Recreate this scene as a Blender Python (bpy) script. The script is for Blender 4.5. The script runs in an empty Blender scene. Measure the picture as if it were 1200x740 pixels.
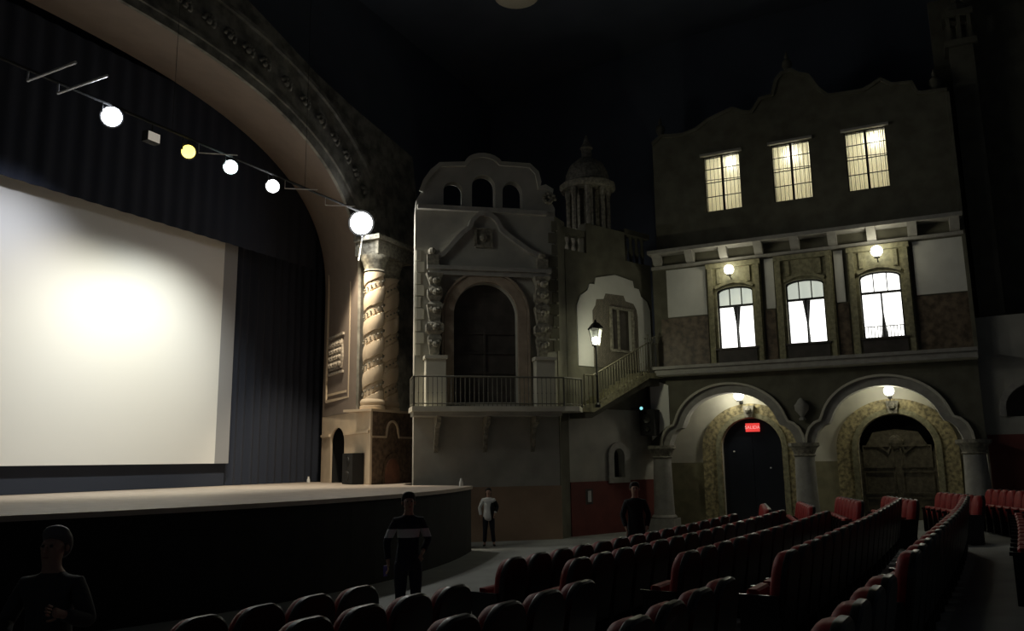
import bpy, bmesh, math, random
from mathutils import Vector, Matrix
from mathutils.geometry import tessellate_polygon
random.seed(7)
PI = math.pi
SC = bpy.context.scene
COL = SC.collection

# ------------------------------------------------------------------ camera
EYE = Vector((0, 0, 2.3)); FPX = 960.0
yaw, pit, rol = math.radians(26.5), math.radians(10.05), math.radians(-0.76)
fw = Vector((math.cos(yaw)*math.cos(pit), math.sin(yaw)*math.cos(pit), math.sin(pit)))
rt0 = Vector((math.sin(yaw), -math.cos(yaw), 0)); up0 = rt0.cross(fw)
rt = math.cos(rol)*rt0 + math.sin(rol)*up0
up = -math.sin(rol)*rt0 + math.cos(rol)*up0
cd = bpy.data.cameras.new('camera'); cam = bpy.data.objects.new('camera', cd); COL.objects.link(cam)
M = Matrix((rt, up, -fw)).transposed().to_4x4(); M.translation = EYE
cam.matrix_world = M
cd.sensor_width = 36; cd.lens = FPX/1200*36; cd.clip_end = 200
SC.camera = cam

# ------------------------------------------------------------------ materials
def mat(name, c, rough=.8, var=0.0, scale=4.0, metal=0.0, emit=None, es=0, bump=0.0, spec=None, c2=None, detail=4):
    m = bpy.data.materials.new(name); m.use_nodes = True
    nt = m.node_tree; b = nt.nodes['Principled BSDF']
    b.inputs['Base Color'].default_value = (*c, 1); b.inputs['Roughness'].default_value = rough
    b.inputs['Metallic'].default_value = metal
    if spec is not None: b.inputs['Specular IOR Level'].default_value = spec
    if var or bump or c2:
        tc = nt.nodes.new('ShaderNodeTexCoord'); n = nt.nodes.new('ShaderNodeTexNoise')
        n.inputs['Scale'].default_value = scale; n.inputs['Detail'].default_value = detail
        nt.links.new(tc.outputs['Object'], n.inputs['Vector'])
        r = nt.nodes.new('ShaderNodeValToRGB')
        lo = c2 if c2 else tuple(max(0, v*(1-var)) for v in c); hi = tuple(min(1, v*(1+var)) for v in c) if not c2 else c
        r.color_ramp.elements[0].position = .35; r.color_ramp.elements[1].position = .65
        r.color_ramp.elements[0].color = (*lo, 1); r.color_ramp.elements[1].color = (*hi, 1)
        nt.links.new(n.outputs['Fac'], r.inputs['Fac']); nt.links.new(r.outputs['Color'], b.inputs['Base Color'])
        if bump:
            bp = nt.nodes.new('ShaderNodeBump'); bp.inputs['Strength'].default_value = bump; bp.inputs['Distance'].default_value = .02
            nt.links.new(n.outputs['Fac'], bp.inputs['Height']); nt.links.new(bp.outputs['Normal'], b.inputs['Normal'])
    if emit:
        b.inputs['Emission Color'].default_value = (*emit, 1); b.inputs['Emission Strength'].default_value = es
    return m

def brick_mat(name, c, c2, mortar, sx, rough=.8):
    m = mat(name, c, rough); nt = m.node_tree; b = nt.nodes['Principled BSDF']
    tc = nt.nodes.new('ShaderNodeTexCoord'); mp = nt.nodes.new('ShaderNodeMapping')
    mp.inputs['Rotation'].default_value = (PI/2, 0, PI/2)
    v = nt.nodes.new('ShaderNodeTexBrick'); v.inputs['Scale'].default_value = sx
    v.inputs['Color1'].default_value = (*c, 1); v.inputs['Color2'].default_value = (*c2, 1); v.inputs['Mortar'].default_value = (*mortar, 1)
    nt.links.new(tc.outputs['Object'], mp.inputs['Vector']); nt.links.new(mp.outputs['Vector'], v.inputs['Vector'])
    nt.links.new(v.outputs['Color'], b.inputs['Base Color'])
    return m

K = {}
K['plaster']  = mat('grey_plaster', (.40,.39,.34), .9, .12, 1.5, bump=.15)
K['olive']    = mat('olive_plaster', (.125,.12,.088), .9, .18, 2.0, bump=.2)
K['olive_hi'] = mat('olive_stone', (.26,.245,.15), .85, .25, 9.0, bump=.4)
K['cream']    = mat('cream_plaster', (.56,.54,.45), .9, .06, 2.0)
K['warm']     = mat('warm_cream_plaster', (.62,.50,.36), .85, .07, 2.0, bump=.1)
K['white']    = mat('white_plaster', (.62,.62,.58), .9, .05, 2.0)
K['tan']      = mat('tan_wainscot', (.36,.25,.17), .85, .12, 1.2)
K['umber']    = mat('umber_carved_stone', (.16,.11,.075), .85, .35, 7, bump=.5)
K['stone']    = mat('carved_grey_stone', (.24,.225,.18), .9, .35, 10, bump=.6)
K['mold']     = mat('grey_moulding', (.33,.32,.29), .85, .1, 5)
K['dado_red'] = mat('dark_red_dado', (.15,.035,.028), .7, .15, 2.0)
K['dado_ol']  = mat('olive_dado', (.23,.21,.125), .8, .15, 3.0)
K['tile']     = mat('dark_mottled_tile', (.12,.09,.06), .5, .5, 5, bump=.3)
K['spotted']  = mat('spotted_arch_stone', (.50,.42,.22), .8, c2=(.16,.14,.08), scale=9, bump=.5)
K['door']     = mat('dark_door_wood', (.060,.052,.045), .6, .25, 3)
K['carved']   = mat('carved_brown_door', (.10,.085,.055), .6, .3, 8, bump=.5)
K['navy']     = mat('dark_navy_gloss', (.01,.012,.018), .3)
K['iron']     = mat('black_iron', (.02,.02,.018), .5, metal=.3)
K['iron_gr']  = mat('grey_painted_iron', (.13,.125,.10), .6)
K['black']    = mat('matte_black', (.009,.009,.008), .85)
K['stageside']= mat('black_stage_front', (.014,.014,.013), .9, .2, 3)
K['stagetop'] = mat('stage_boards', (.42,.35,.29), .55, .1, 3)
K['drape']    = mat('navy_drape', (.022,.027,.043), .95)
K['screen']   = mat('screen_cloth', (.80,.79,.76), .95)
K['scredge']  = mat('grey_screen_border', (.30,.30,.31), .95)
K['sky']      = mat('dark_blue_painted_sky', (.085,.10,.13), .95, .1, .5)
K['floor']    = mat('grey_concrete_floor', (.27,.28,.27), .6, .12, 1.2)
K['archband'] = mat('brown_arch_plaster', (.23,.18,.145), .9, .06, 1.5)
K['fascia']   = mat('carved_fascia_plaster', (.20,.19,.16), .9, .4, 3.0, bump=.8)
K['red']      = mat('red_velvet', (.26,.014,.015), .55, .12, 20, spec=.35)
K['shell']    = mat('black_seat_shell', (.012,.011,.011), .35)
K['arm']      = mat('black_armrest', (.02,.02,.02), .3)
K['skin']     = mat('skin', (.42,.25,.18), .6)
K['hair']     = mat('dark_hair', (.03,.022,.016), .6)
K['sheen_hair'] = mat('hair_with_sheen', (.12,.11,.105), .45)  # dark hair toned paler, its highlights put into the colour
K['eye']      = mat('eye_dark', (.03,.02,.02), .3)
K['c_navy']   = mat('navy_cloth', (.015,.017,.03), .9)
K['c_black']  = mat('black_cloth', (.012,.012,.013), .9)
K['c_white']  = mat('white_cloth', (.75,.75,.72), .9)
K['c_grey']   = mat('pale_grey_cloth', (.55,.55,.55), .9)
K['c_dark']   = mat('dark_grey_cloth', (.04,.04,.04), .8)
K['shoe']     = mat('black_shoe', (.01,.01,.01), .5)
K['purple']   = mat('violet_plastic', (.10,.06,.35), .4)
K['metal']    = mat('pale_metal', (.62,.62,.62), .45, metal=.3)
K['curtain']  = None
K['l_white']  = mat('lamp_white', (1,1,1), .5, emit=(.95,.97,1), es=28)
K['l_blue']   = mat('lamp_bluish_white', (1,1,1), .5, emit=(.80,.86,1), es=22)
K['l_yell']   = mat('lamp_yellow', (1,1,1), .5, emit=(1,.78,.16), es=2.6)
K['l_cyan']   = mat('lamp_cyan_white', (1,1,1), .5, emit=(.78,1,1), es=18)
K['l_dim']    = mat('lamp_dim_cream', (.8,.76,.68), .5, emit=(1,.90,.75), es=.28)
K['l_warm']   = mat('globe_warm_white', (1,1,1), .5, emit=(1,.98,.85), es=9)
K['led']      = mat('teal_light', (.3,.8,.8), .5, emit=(.35,.95,1), es=.9)
K['exit']     = mat('red_sign_face', (.6,.03,.03), .5, emit=(1,.07,.06), es=.75)
K['exit_t']   = mat('sign_letter_pink', (.9,.5,.5), .5, emit=(1,.45,.42), es=.7)
K['win_hot']  = mat('lit_blind_white', (.9,.9,.85), .8, emit=(1,1,.95), es=2.2)
K['win_mid']  = mat('lit_blind_pale', (.8,.82,.74), .8, emit=(.80,.86,.74), es=.60)
K['room_glow']= mat('lit_room_wall', (.75,.72,.60), .9)
def curtain_mat():
    m = bpy.data.materials.new('translucent_cream_curtain'); m.use_nodes = True; nt = m.node_tree
    for n in list(nt.nodes): nt.nodes.remove(n)
    o = nt.nodes.new('ShaderNodeOutputMaterial'); a = nt.nodes.new('ShaderNodeAddShader')
    t = nt.nodes.new('ShaderNodeBsdfTranslucent'); d = nt.nodes.new('ShaderNodeBsdfDiffuse')
    t.inputs['Color'].default_value = (.62,.61,.52,1); d.inputs['Color'].default_value = (.22,.20,.15,1)
    nt.links.new(t.outputs[0], a.inputs[0]); nt.links.new(d.outputs[0], a.inputs[1]); nt.links.new(a.outputs[0], o.inputs['Surface'])
    return m
K['curtain'] = curtain_mat()

# ------------------------------------------------------------------ mesh builder
class MB:
    def __init__(s): s.v = []; s.f = []; s.smooth = False
    def add(s, vs, fs):
        o = len(s.v); s.v += [tuple(v) for v in vs]; s.f += [tuple(i+o for i in f) for f in fs]; return s
    def build(s, name, m, parent=None, smooth=False, loc=None):
        me = bpy.data.meshes.new(name); me.from_pydata(s.v, [], s.f); me.validate()
        bm = bmesh.new(); bm.from_mesh(me); bmesh.ops.recalc_face_normals(bm, faces=bm.faces)
        if smooth:
            for f in bm.faces: f.smooth = True
            for e in bm.edges:
                if len(e.link_faces) == 2 and e.calc_face_angle(0) > .7: e.smooth = False
        bm.to_mesh(me); bm.free()
        me.materials.append(m if not isinstance(m, str) else K[m])
        o = bpy.data.objects.new(name, me); COL.objects.link(o)
        if parent is not None: o.parent = parent
        if loc is not None: o.location = loc
        return o
    def hexa(s, p):   # 8 points: 4 bottom, 4 top
        return s.add(p, [(0,1,2,3),(4,5,6,7),(0,1,5,4),(1,2,6,5),(2,3,7,6),(3,0,4,7)])
    def box(s, x0,x1,y0,y1,z0,z1):
        return s.hexa([(x0,y0,z0),(x1,y0,z0),(x1,y1,z0),(x0,y1,z0),(x0,y0,z1),(x1,y0,z1),(x1,y1,z1),(x0,y1,z1)])
    def tube(s, a, b, r, r2=None, n=10):
        a = Vector(a); b = Vector(b); d = (b-a).normalized(); r2 = r if r2 is None else r2
        x = d.orthogonal().normalized(); y = d.cross(x); vs = []
        for c, rr in ((a,r),(b,r2)):
            for i in range(n): t = 2*PI*i/n; vs.append(c + x*rr*math.cos(t) + y*rr*math.sin(t))
        fs = [(i,(i+1)%n,n+(i+1)%n,n+i) for i in range(n)] + [tuple(range(n)), tuple(range(n,2*n))]
        return s.add(vs, fs)
    def lathe(s, c, prof, n=20, axis=None):  # prof: [(r, h)], axis up by default
        c = Vector(c); ax = Vector(axis).normalized() if axis else Vector((0,0,1))
        x = ax.orthogonal().normalized() if axis else Vector((1,0,0)); y = ax.cross(x); vs = []
        for r, h in prof:
            for i in range(n): t = 2*PI*i/n; vs.append(c + ax*h + x*r*math.cos(t) + y*r*math.sin(t))
        fs = []
        for k in range(len(prof)-1):
            for i in range(n): fs.append((k*n+i, k*n+(i+1)%n, (k+1)*n+(i+1)%n, (k+1)*n+i))
        fs += [tuple(range(n)), tuple(range((len(prof)-1)*n, len(prof)*n))]
        return s.add(vs, fs)
    def ball(s, c, r, n=14, sx=1, sy=1, sz=1):
        vs = []; fs = []; c = Vector(c); m = n//2
        for k in range(1, m):
            p = PI*k/m
            for i in range(n): t = 2*PI*i/n; vs.append(c + Vector((r*sx*math.sin(p)*math.cos(t), r*sy*math.sin(p)*math.sin(t), r*sz*math.cos(p))))
        for k in range(m-2):
            for i in range(n): fs.append((k*n+i, k*n+(i+1)%n, (k+1)*n+(i+1)%n, (k+1)*n+i))
        a = len(vs); vs += [c+Vector((0,0,r*sz)), c-Vector((0,0,r*sz))]
        for i in range(n): fs.append((i,(i+1)%n,a)); fs.append(((m-2)*n+i,(m-2)*n+(i+1)%n,a+1))
        return s.add(vs, fs)
    def plate(s, F, outline, o0, o1, holes=()):   # polygon in a wall's (s, z) coordinates, thickness o0..o1
        loops = [list(outline)] + [list(h) for h in holes]
        flat = [p for l in loops for p in l]
        tr = tessellate_polygon([[Vector((p[0],p[1],0)) for p in l] for l in loops])
        n = len(flat); vs = [F(p[0],o0,p[1]) for p in flat] + [F(p[0],o1,p[1]) for p in flat]
        fs = [t for t in tr] + [tuple(i+n for i in t) for t in tr]
        k = 0
        for l in loops:
            m = len(l)
            for i in range(m): a = k+i; b = k+(i+1)%m; fs.append((a,b,b+n,a+n))
            k += m
        return s.add(vs, fs)
    def rect(s, F, s0, s1, z0, z1, o0, o1): return s.plate(F, [(s0,z0),(s1,z0),(s1,z1),(s0,z1)], o0, o1)
    def band(s, F, pts, w, o0, o1):   # a moulding of width w following pts
        n = len(pts); L = []; R_ = []
        for i, p in enumerate(pts):
            a = pts[max(i-1,0)]; b = pts[min(i+1,n-1)]; dx, dz = b[0]-a[0], b[1]-a[1]; l = math.hypot(dx,dz) or 1
            nx, nz = -dz/l, dx/l; L.append((p[0]+nx*w/2, p[1]+nz*w/2)); R_.append((p[0]-nx*w/2, p[1]-nz*w/2))
        for i in range(n-1):
            q = [L[i],L[i+1],R_[i+1],R_[i]]
            s.hexa([F(*[(a[0]),o0,a[1]]) for a in q] + [F(a[0],o1,a[1]) for a in q])
        return s

def frame(ox, oy, ux, uy, nx, ny):
    l = math.hypot(ux,uy); ux/=l; uy/=l; l = math.hypot(nx,ny); nx/=l; ny/=l
    return lambda s, o, z: (ox+ux*s+nx*o, oy+uy*s+ny*o, z)

def tag(o, label=None, cat=None, group=None, kind=None):
    if label: o['label'] = label
    if cat: o['category'] = cat
    if group: o['group'] = group
    if kind: o['kind'] = kind
    return o
def struct(o): o['kind'] = 'structure'; return o
def thing(name, label, cat, loc=(0,0,0), rz=0, group=None):
    o = bpy.data.objects.new(name, None); COL.objects.link(o); o.location = loc; o.rotation_euler = (0,0,rz)
    o.empty_display_size = .2
    return tag(o, label, cat, group)
def dup(root, loc, rz=0, label=None, group=None):
    r = root.copy(); COL.objects.link(r); r.location = loc; r.rotation_euler = (0,0,rz)
    if label: r['label'] = label
    if group: r['group'] = group
    for ch in list(root.children):
        c = ch.copy(); COL.objects.link(c); c.parent = r
        for g in list(ch.children): d = g.copy(); COL.objects.link(d); d.parent = c
    return r

def arch_pts(c, half, spring, rise, n=20, z0=None):
    """closed outline of an arched opening"""
    p = [(c-half, z0)] if z0 is not None else []
    for i in range(n+1): t = PI - PI*i/n; p.append((c+half*math.cos(t), spring+rise*math.sin(t)))
    if z0 is not None: p.append((c+half, z0))
    return p

# wall frames: s along the wall, o out towards the hall, z up
FP = frame(20.3, 13.2, .633, -.774, -.774, -.633)      # portal wall
FM = frame(23.7, 9.9, .9206, -.3905, -.3905, -.9206)   # stair wall
FF = lambda s, o, z: (27.0-o, s, z)                    # side facade
FB = lambda s, o, z: (28.3-o, s, z)                    # wall behind the arcade
FS = lambda s, o, z: (s, 15.5-o, z)                    # proscenium front
FR = frame(22.4, 18.5, -.546, -.838, -.838, .546)      # proscenium reveal

# ------------------------------------------------------------------ room shell
def floor_z(x, y):
    t = y + .1*(x-5); z = max(0, .2 + .08*(4.95-t))
    if z > 0 and x > 13: z += .009*min(x-13,4.7)
    if x > 18.2: z *= .84
    return z
b = MB(); nx_, ny_ = 36, 60
for j in range(ny_+1):
    for i in range(nx_+1):
        x = -6+i; y = -9+j*.5; b.v.append((x, y, floor_z(x,y)))
for j in range(ny_):
    for i in range(nx_): a = j*(nx_+1)+i; b.f.append((a,a+1,a+nx_+2,a+nx_+1))
struct(b.build('floor', 'floor'))
b = MB()
N = 24
for i in range(N+1):
    y = -9 + 26.0*i/N; z = 17.6 + 1.2*math.sin(PI*i/N)
    b.v += [(-6,y,z),(30.5,y,z)]
for i in range(N): b.f.append((2*i,2*i+1,2*i+3,2*i+2))
struct(b.build('ceiling', 'sky', smooth=True))
struct(MB().box(30.0,30.3,-9,17,0,19).build('wall_far_right', 'sky'))
struct(MB().box(-6,23.5,15.9,16.1,13.3,19).box(23.5,30.3,15.9,16.1,0,19).build('wall_far_front', 'sky'))
struct(MB().box(-6,23.2,20.4,20.7,0,16).build('wall_backstage', 'black'))
struct(MB().box(24.4,24.7,16,20.7,0,16).build('wall_wing', 'black'))

# ------------------------------------------------------------------ stage
def apron(x): return 9.69 + .034*(x-13.5)**2
pts = [(19.2, apron(19.2)), (19.5,13.0), (20.2,13.7), (22.3,14.55), (22.9,20.35), (-1.5,20.35), (-1.5, apron(2))]
pts += [(2+i*(17.2/24), apron(2+i*17.2/24)) for i in range(24)]
st = thing('stage', 'wide raised stage with pale boards and a black front', 'stage', (11,14,0))
def loc(o, p=(11,14,0)):  # meshes are in world coordinates: shift under the empty
    o.location = (-p[0],-p[1],-p[2]); return o
FZ = lambda s,o,z: (s,z,o)
loc(MB().plate(FZ, pts, 1.58, 1.66).build('stage_floor', 'stagetop', st))
loc(MB().plate(FZ, [(x,y-(-.05)) if y<12 else (x,y) for x,y in pts], 0, 1.58).build('stage_front', 'stageside', st))

# proscenium ---------------------------------------------------------
CX = 11.0
def sup(a, bb, zs, n, N=48):
    out = []
    for i in range(N+1):
        t = PI/2*i/N; out.append((a*abs(math.cos(t))**(2/n), zs + bb*abs(math.sin(t))**(2/n)))
    return out      # (dx, z) from springing to the crown
fr_c = sup(9.45, 5.25, 7.5, 2.5); bk_c = sup(11.4, 5.6, 7.8, 2.6)
# soffit and reveals above the pedestals
b = MB()
for sg in (1,-1):
    F_ = [(9.45,3.85)] + fr_c; B_ = [(11.4,3.85)] + bk_c
    o = len(b.v)
    for (dx,z),(dx2,z2) in zip(F_,B_): b.v += [(CX+sg*dx,15.6,z),(CX+sg*dx2,18.5,z2)]
    for i in range(len(F_)-1): b.f.append((o+2*i,o+2*i+1,o+2*i+3,o+2*i+2))
sf = struct(b.build('trim_1', 'archband', smooth=True)); sf['label'] = 'brown plaster soffit of the big stage arch'
# front face of the arch wall
out = [(CX+fx, z) for fx, z in [(9.45,3.8)]+fr_c] + [(CX-fx, z) for fx, z in (fr_c[:-1]+[])[::-1]] + [(CX-9.45,3.8)]
top = [(-1.6,3.8),(-1.6,13.0),(2.5,13.6),(5,14.3),(8,15.0),(11,15.3),(13.5,15.1),(15.17,14.8),(16.5,14.4),(18.1,13.9),(20.1,13.5),(22.1,13.2),(23.3,13.0),(23.6,11.6),(23.6,3.8)]
b = MB().plate(FS, out + top, -.1, 0)
struct(b.build('wall_proscenium', 'fascia'))
# moulding and rosettes round the arch
fas = thing('arch_moulding', 'carved shell moulding running round the front of the stage arch', 'moulding', (CX,15.4,12.8))
mp_ = [(CX+dx*1.045, 7.5+(z-7.5)*1.045+.05) for dx,z in fr_c]; mp2 = [(2*CX-x,z) for x,z in mp_[::-1]]
loc(MB().band(FS, mp_+mp2[1:], .10, 0, .07).build('bead', 'fascia', fas, smooth=False), (CX,15.4,12.8))
mp3 = [(CX+dx*1.17, 7.5+(z-7.5)*1.30+.05) for dx,z in fr_c if z>8.6]; 
loc(MB().band(FS, mp3+[(2*CX-x,z) for x,z in mp3[::-1]][1:], .12, 0, .10).build('outer_bead', 'fascia', fas), (CX,15.4,12.8))
ros = None
L_ = [(CX+dx*1.10, 7.5+(z-7.5)*1.14+.05) for dx,z in fr_c]
acc = 0; k = 0
for i in range(1, len(L_)):
    acc += math.dist(L_[i-1], L_[i])
    if acc > .62:
        acc = 0; x, z = L_[i]; p = (x-CX, .02, z-12.8)
        if ros is None:
            m_ = MB()
            for q in range(7):
                t = PI*q/6; m_.ball((.17*math.cos(t), -.02, .17*math.sin(t)), .075, 8, sy=.6)
            m_.ball((0,-.03,0), .09, 8, sy=.7); ros = m_.build('shell_ornament', 'fascia', fas, smooth=True); o = ros
        else: o = ros.copy(); COL.objects.link(o)
        o.location = p; o.rotation_euler = (0, math.atan2(x-CX, z-5), 0)
# reveal wall below, with the small arched doorway, and the pedestals
nich = arch_pts(1.67, .68, 2.95, .48, 12, 1.66)
struct(MB().plate(FR, [(0,1.5),(4.654,1.5),(4.654,3.85),(0,3.85)], -.06, 0, [nich]).build('wall_reveal', 'warm'))
struct(MB().rect(FR,.85,.95,1.5,3.7,-1.2,-.07).rect(FR,2.4,2.5,1.5,3.7,-1.2,-.07).rect(FR,.85,2.5,1.5,3.7,-1.3,-1.2).rect(FR,.85,2.5,3.6,3.7,-1.2,-.07).build('wall_niche', 'black'))  # closet walls coloured black so the doorway looks unlit
pd = [(20.52,15.6),(19.90,14.60),(22.2,14.60),(22.45,15.6)]
# front of pedestal: umber stone with arched trim
ped = thing('pedestal', 'brown stone pedestal under the two twisted columns', 'pedestal', (21,15,0))
MBp = MB(); MBp.add([(x,y,z) for z in (1.5,3.85) for x,y in pd], [(0,1,2,3),(4,5,6,7),(0,1,5,4),(1,2,6,5),(2,3,7,6),(3,0,4,7)])
loc(MBp.build('pedestal_body', 'umber', ped), (21,15,0))
FD = lambda s,o,z: (s,14.62-o,z)
b = MB().band(FD, [(19.95,3.05),(20.62,3.05)]+[(20.95+.30*math.cos(PI-PI*i/10), 3.2+.33*math.sin(PI-PI*i/10)) for i in range(11)]+[(21.3,3.05),(22.15,3.05)], .06, 0, .07)
loc(b.build('stone_trim', 'warm', ped), (21,15,0))
b = MB().plate(FD, arch_pts(21.0,.52,1.95,.62,14,1.66), 0, .05)
loc(b.build('arch_panel', 'umber', ped), (21,15,0))
b = MB().plate(FD, arch_pts(20.93,.36,1.95,.46,14,1.66), .05, .09)
loc(b.build('small_door', mat('reddish_door_wood',(.24,.11,.07),.6,.2,5), ped), (21,15,0))
loc(MB().box(19.84,22.35,14.56,15.6,3.80,3.87).build('cap', 'warm', ped), (21,15,0))
# reveal mouldings and crest
rv = thing('wall_panelling', 'cream moulded wall panel with a shield plaque beside the stage curtain', 'wall panel', FR(1.5,0,5))
def bl(F, m_, name, mt, par, p): return loc(m_.build(name, mt, par), p)
p_ = FR(1.5,0,5)
b = MB().band(FR, [(.45,4.35),(2.75,4.35),(2.75,9.3),(.45,9.3),(.45,4.35)], .10, 0, .05); bl(FR,b,'panel_frame','warm',rv,p_)
b = MB().band(FR, [(.65,4.55),(2.55,4.55)], .07, 0, .05); b.band(FR, [(.05,3.2),(.95,3.2)], .08, 0, .06); b.band(FR, [(2.4,3.2),(4.6,3.2)], .08, 0, .06); bl(FR,b,'string_course','warm',rv,p_)
b = MB().plate(FR, [(.9,5.35),(2.1,5.35),(2.2,5.7),(2.1,6.3),(.9,6.3),(.8,5.7)], 0, .09); b.rect(FR,.75,2.25,6.42,6.5,0,.10); b.rect(FR,.75,2.25,5.18,5.26,0,.10)
for q in range(5):
    for w in range(4): b.ball(FR(1.0+.25*q+.02*w,.10,5.5+.22*w), .09, 8)
bl(FR,b,'shield_plaque',mat('grey_relief',(.36,.31,.25),.9,.3,12,bump=.5),rv,p_)

# twisted columns
def twisted_column(x, y, r, label):
    z0, z1 = 3.87, 8.6
    t = thing('twisted_column', label, 'column', (x,y,z0), 0)
    b = MB().lathe((0,0,0), [(r*1.25,0),(r*1.25,.1),(r*1.12,.12),(r*1.22,.18),(r*1.22,.25),(r*1.05,.32)], 24); b.build('column_base','warm',t,True)
    # shaft with a helical carved band
    b = MB(); n = 36; m = 150; H = z1-z0-.32-.5
    for k in range(m+1):
        h = H*k/m
        for i in range(n):
            th = 2*PI*i/n; ph = (th - 2*PI*h/.80) % (2*PI); f = ph/(2*PI)
            d = -.035 if .0 < f < .40 else .02*math.sin(PI*(f-.4)/.6)
            if f < .03 or .37 < f < .42: d = -.06
            b.v.append(((r+d)*math.cos(th), (r+d)*math.sin(th), .32+h))
    for k in range(m):
        for i in range(n): b.f.append((k*n+i,k*n+(i+1)%n,(k+1)*n+(i+1)%n,(k+1)*n+i))
    b.build('shaft','warm',t,False)
    b = MB(); q = 0
    while q*.16 < H/.80*2*PI*.999/1:
        th = q*.42; h = (th-.2*2*PI)/(2*PI)*.80; q += 1
        if h < 0: continue
        if h > H: break
        b.ball((r*1.0*math.cos(th), r*1.0*math.sin(th), .32+h), .035, 6)
    b.build('carved_garland','stone',t,True)
    b = MB().lathe((0,0,z1-z0-.5), [(r*.95,0),(r*1.1,.05),(r*1.0,.1),(r*1.25,.35),(r*1.4,.42),(r*1.4,.55)], 24); b.build('capital','stone',t,True)
    return t
twisted_column(20.42,14.95,.31,'twisted cream column with spiral carving, nearer the stage curtain of the pair')
twisted_column(21.42,15.05,.27,'twisted cream column with spiral carving, farther from the curtain of the pair')
# entablature block above columns
e = tag(MB().box(20.1,22.0,14.6,15.48,8.66,9.1).box(20.0,22.1,14.5,15.48,9.1,9.25).build('entablature','stone'), 'grey stone entablature block across the tops of the twisted columns', 'entablature')

# curtains, masking, screen -----------------------------------------
def drape(name, x0, x1, y, z0, z1, amp, per, m, parent=None, off=None):
    b = MB(); n = int((x1-x0)/per*10)
    for i in range(n+1):
        x = x0+(x1-x0)*i/n; yy = y + amp*math.sin(2*PI*i/10)+amp*.4*math.sin(i*.37)
        b.v += [(x,yy,z0),(x,yy,z1)]
    for i in range(n): b.f.append((2*i,2*i+1,2*i+3,2*i+2))
    return b.build(name, m, parent, True)
tag(drape('side_curtain',18.82,23.9,19.25,1.67,14.5,.06,.36,'drape'), 'tall dark navy pleated stage curtain right of the movie screen', 'curtain')
tag(drape('masking_drape',2.6,18.8,19.7,1.67,14.5,.02,.5,'drape'), 'dark navy backdrop curtain behind the movie screen', 'curtain')
tag(drape('border_curtain',2.0,21.8,18.55,8.95,13.2,.02,.5,'drape'), 'dark navy border curtain hanging above the movie screen', 'curtain')
scr = thing('movie_screen', 'large white movie screen with a grey side border on the stage', 'screen', (11,19.1,1.67))
loc(MB().box(3.7,18.2,19.05,19.12,2.33,9.15).build('screen_cloth','screen',scr),(11,19.1,1.67))
loc(MB().box(18.2,18.75,19.05,19.12,2.33,9.15).build('side_border','scredge',scr),(11,19.1,1.67))
loc(MB().box(3.5,18.75,19.2,19.3,1.67,2.4).build('base_skirt','drape',scr),(11,19.1,1.67))

# black box by the doorway; small things on the stage
bx = thing('loudspeaker', 'black floor loudspeaker standing against the cream wall on stage', 'loudspeaker', (20.35,15.35,1.66))
p_ = (20.35,15.35,1.66)
FRb = FR
loc(MB().rect(FR,3.3,4.2,1.67,2.58,.02,.37).build('cabinet','black',bx),p_)
g = MB()
for q in range(2): g.lathe(FR(3.75,.372,1.92+.40*q), [(.17,0),(.16,.02),(.08,.005),(.02,.0)], 16, axis=(FR(0,1,0)[0]-FR(0,0,0)[0],FR(0,1,0)[1]-FR(0,0,0)[1],0))
loc(g.build('speaker_cone','iron',bx),p_)
def small_box(x,y,lab):
    t = MB().lathe((0,0,0),[(.05,0),(.055,.03),(.05,.1),(.03,.15),(.03,.2)],12).build('glint_piece','c_white',None,True,(x,y,1.66)); tag(t,lab,'small object')
small_box(18.95,11.0,'small white object standing in for a glint on the stage corner')
small_box(21.9,18.6,'tiny white object standing in for a pale dot at the foot of the stage curtain')

# ------------------------------------------------------------------ portal (corner wall with balcony)
holes = [arch_pts(2.0,.97,6.65,1.0,24,4.02), arch_pts(1.01,.30,10.55,.30,12,10.02), arch_pts(1.97,.37,10.75,.38,12,10.05), arch_pts(2.89,.32,10.6,.38,12,10.1)]
outl = [(-.15,0),(4.263,0),(4.263,10.15),(4.1,10.5),(4.15,10.75),(3.95,10.85),(3.75,10.8),(3.75,11.0),(3.68,11.3),(3.45,11.52),(2.6,11.52)]
outl += [(1.98+.55*math.cos(PI*i/10), 11.42+.34*math.sin(PI*i/10)) for i in range(1,10)]
outl += [(1.38,11.43),(.6,11.36),(.35,11.12),(.14,10.8),(.02,10.45),(-.12,10.2),(-.15,9.8)]
struct(MB().plate(FP, outl, -.35, 0, holes).build('wall_corner', 'plaster'))
struct(MB().rect(FP, -.15, 4.27, 0, 1.55, 0, .03).build('trim_2', 'tan'))
# return wall at the right of the portal
FT = frame(23.0,9.9,1,0,0,-1)
struct(MB().rect(FT,-.02,.75,0,9.9,-.3,0).build('wall_return','olive'))
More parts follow.
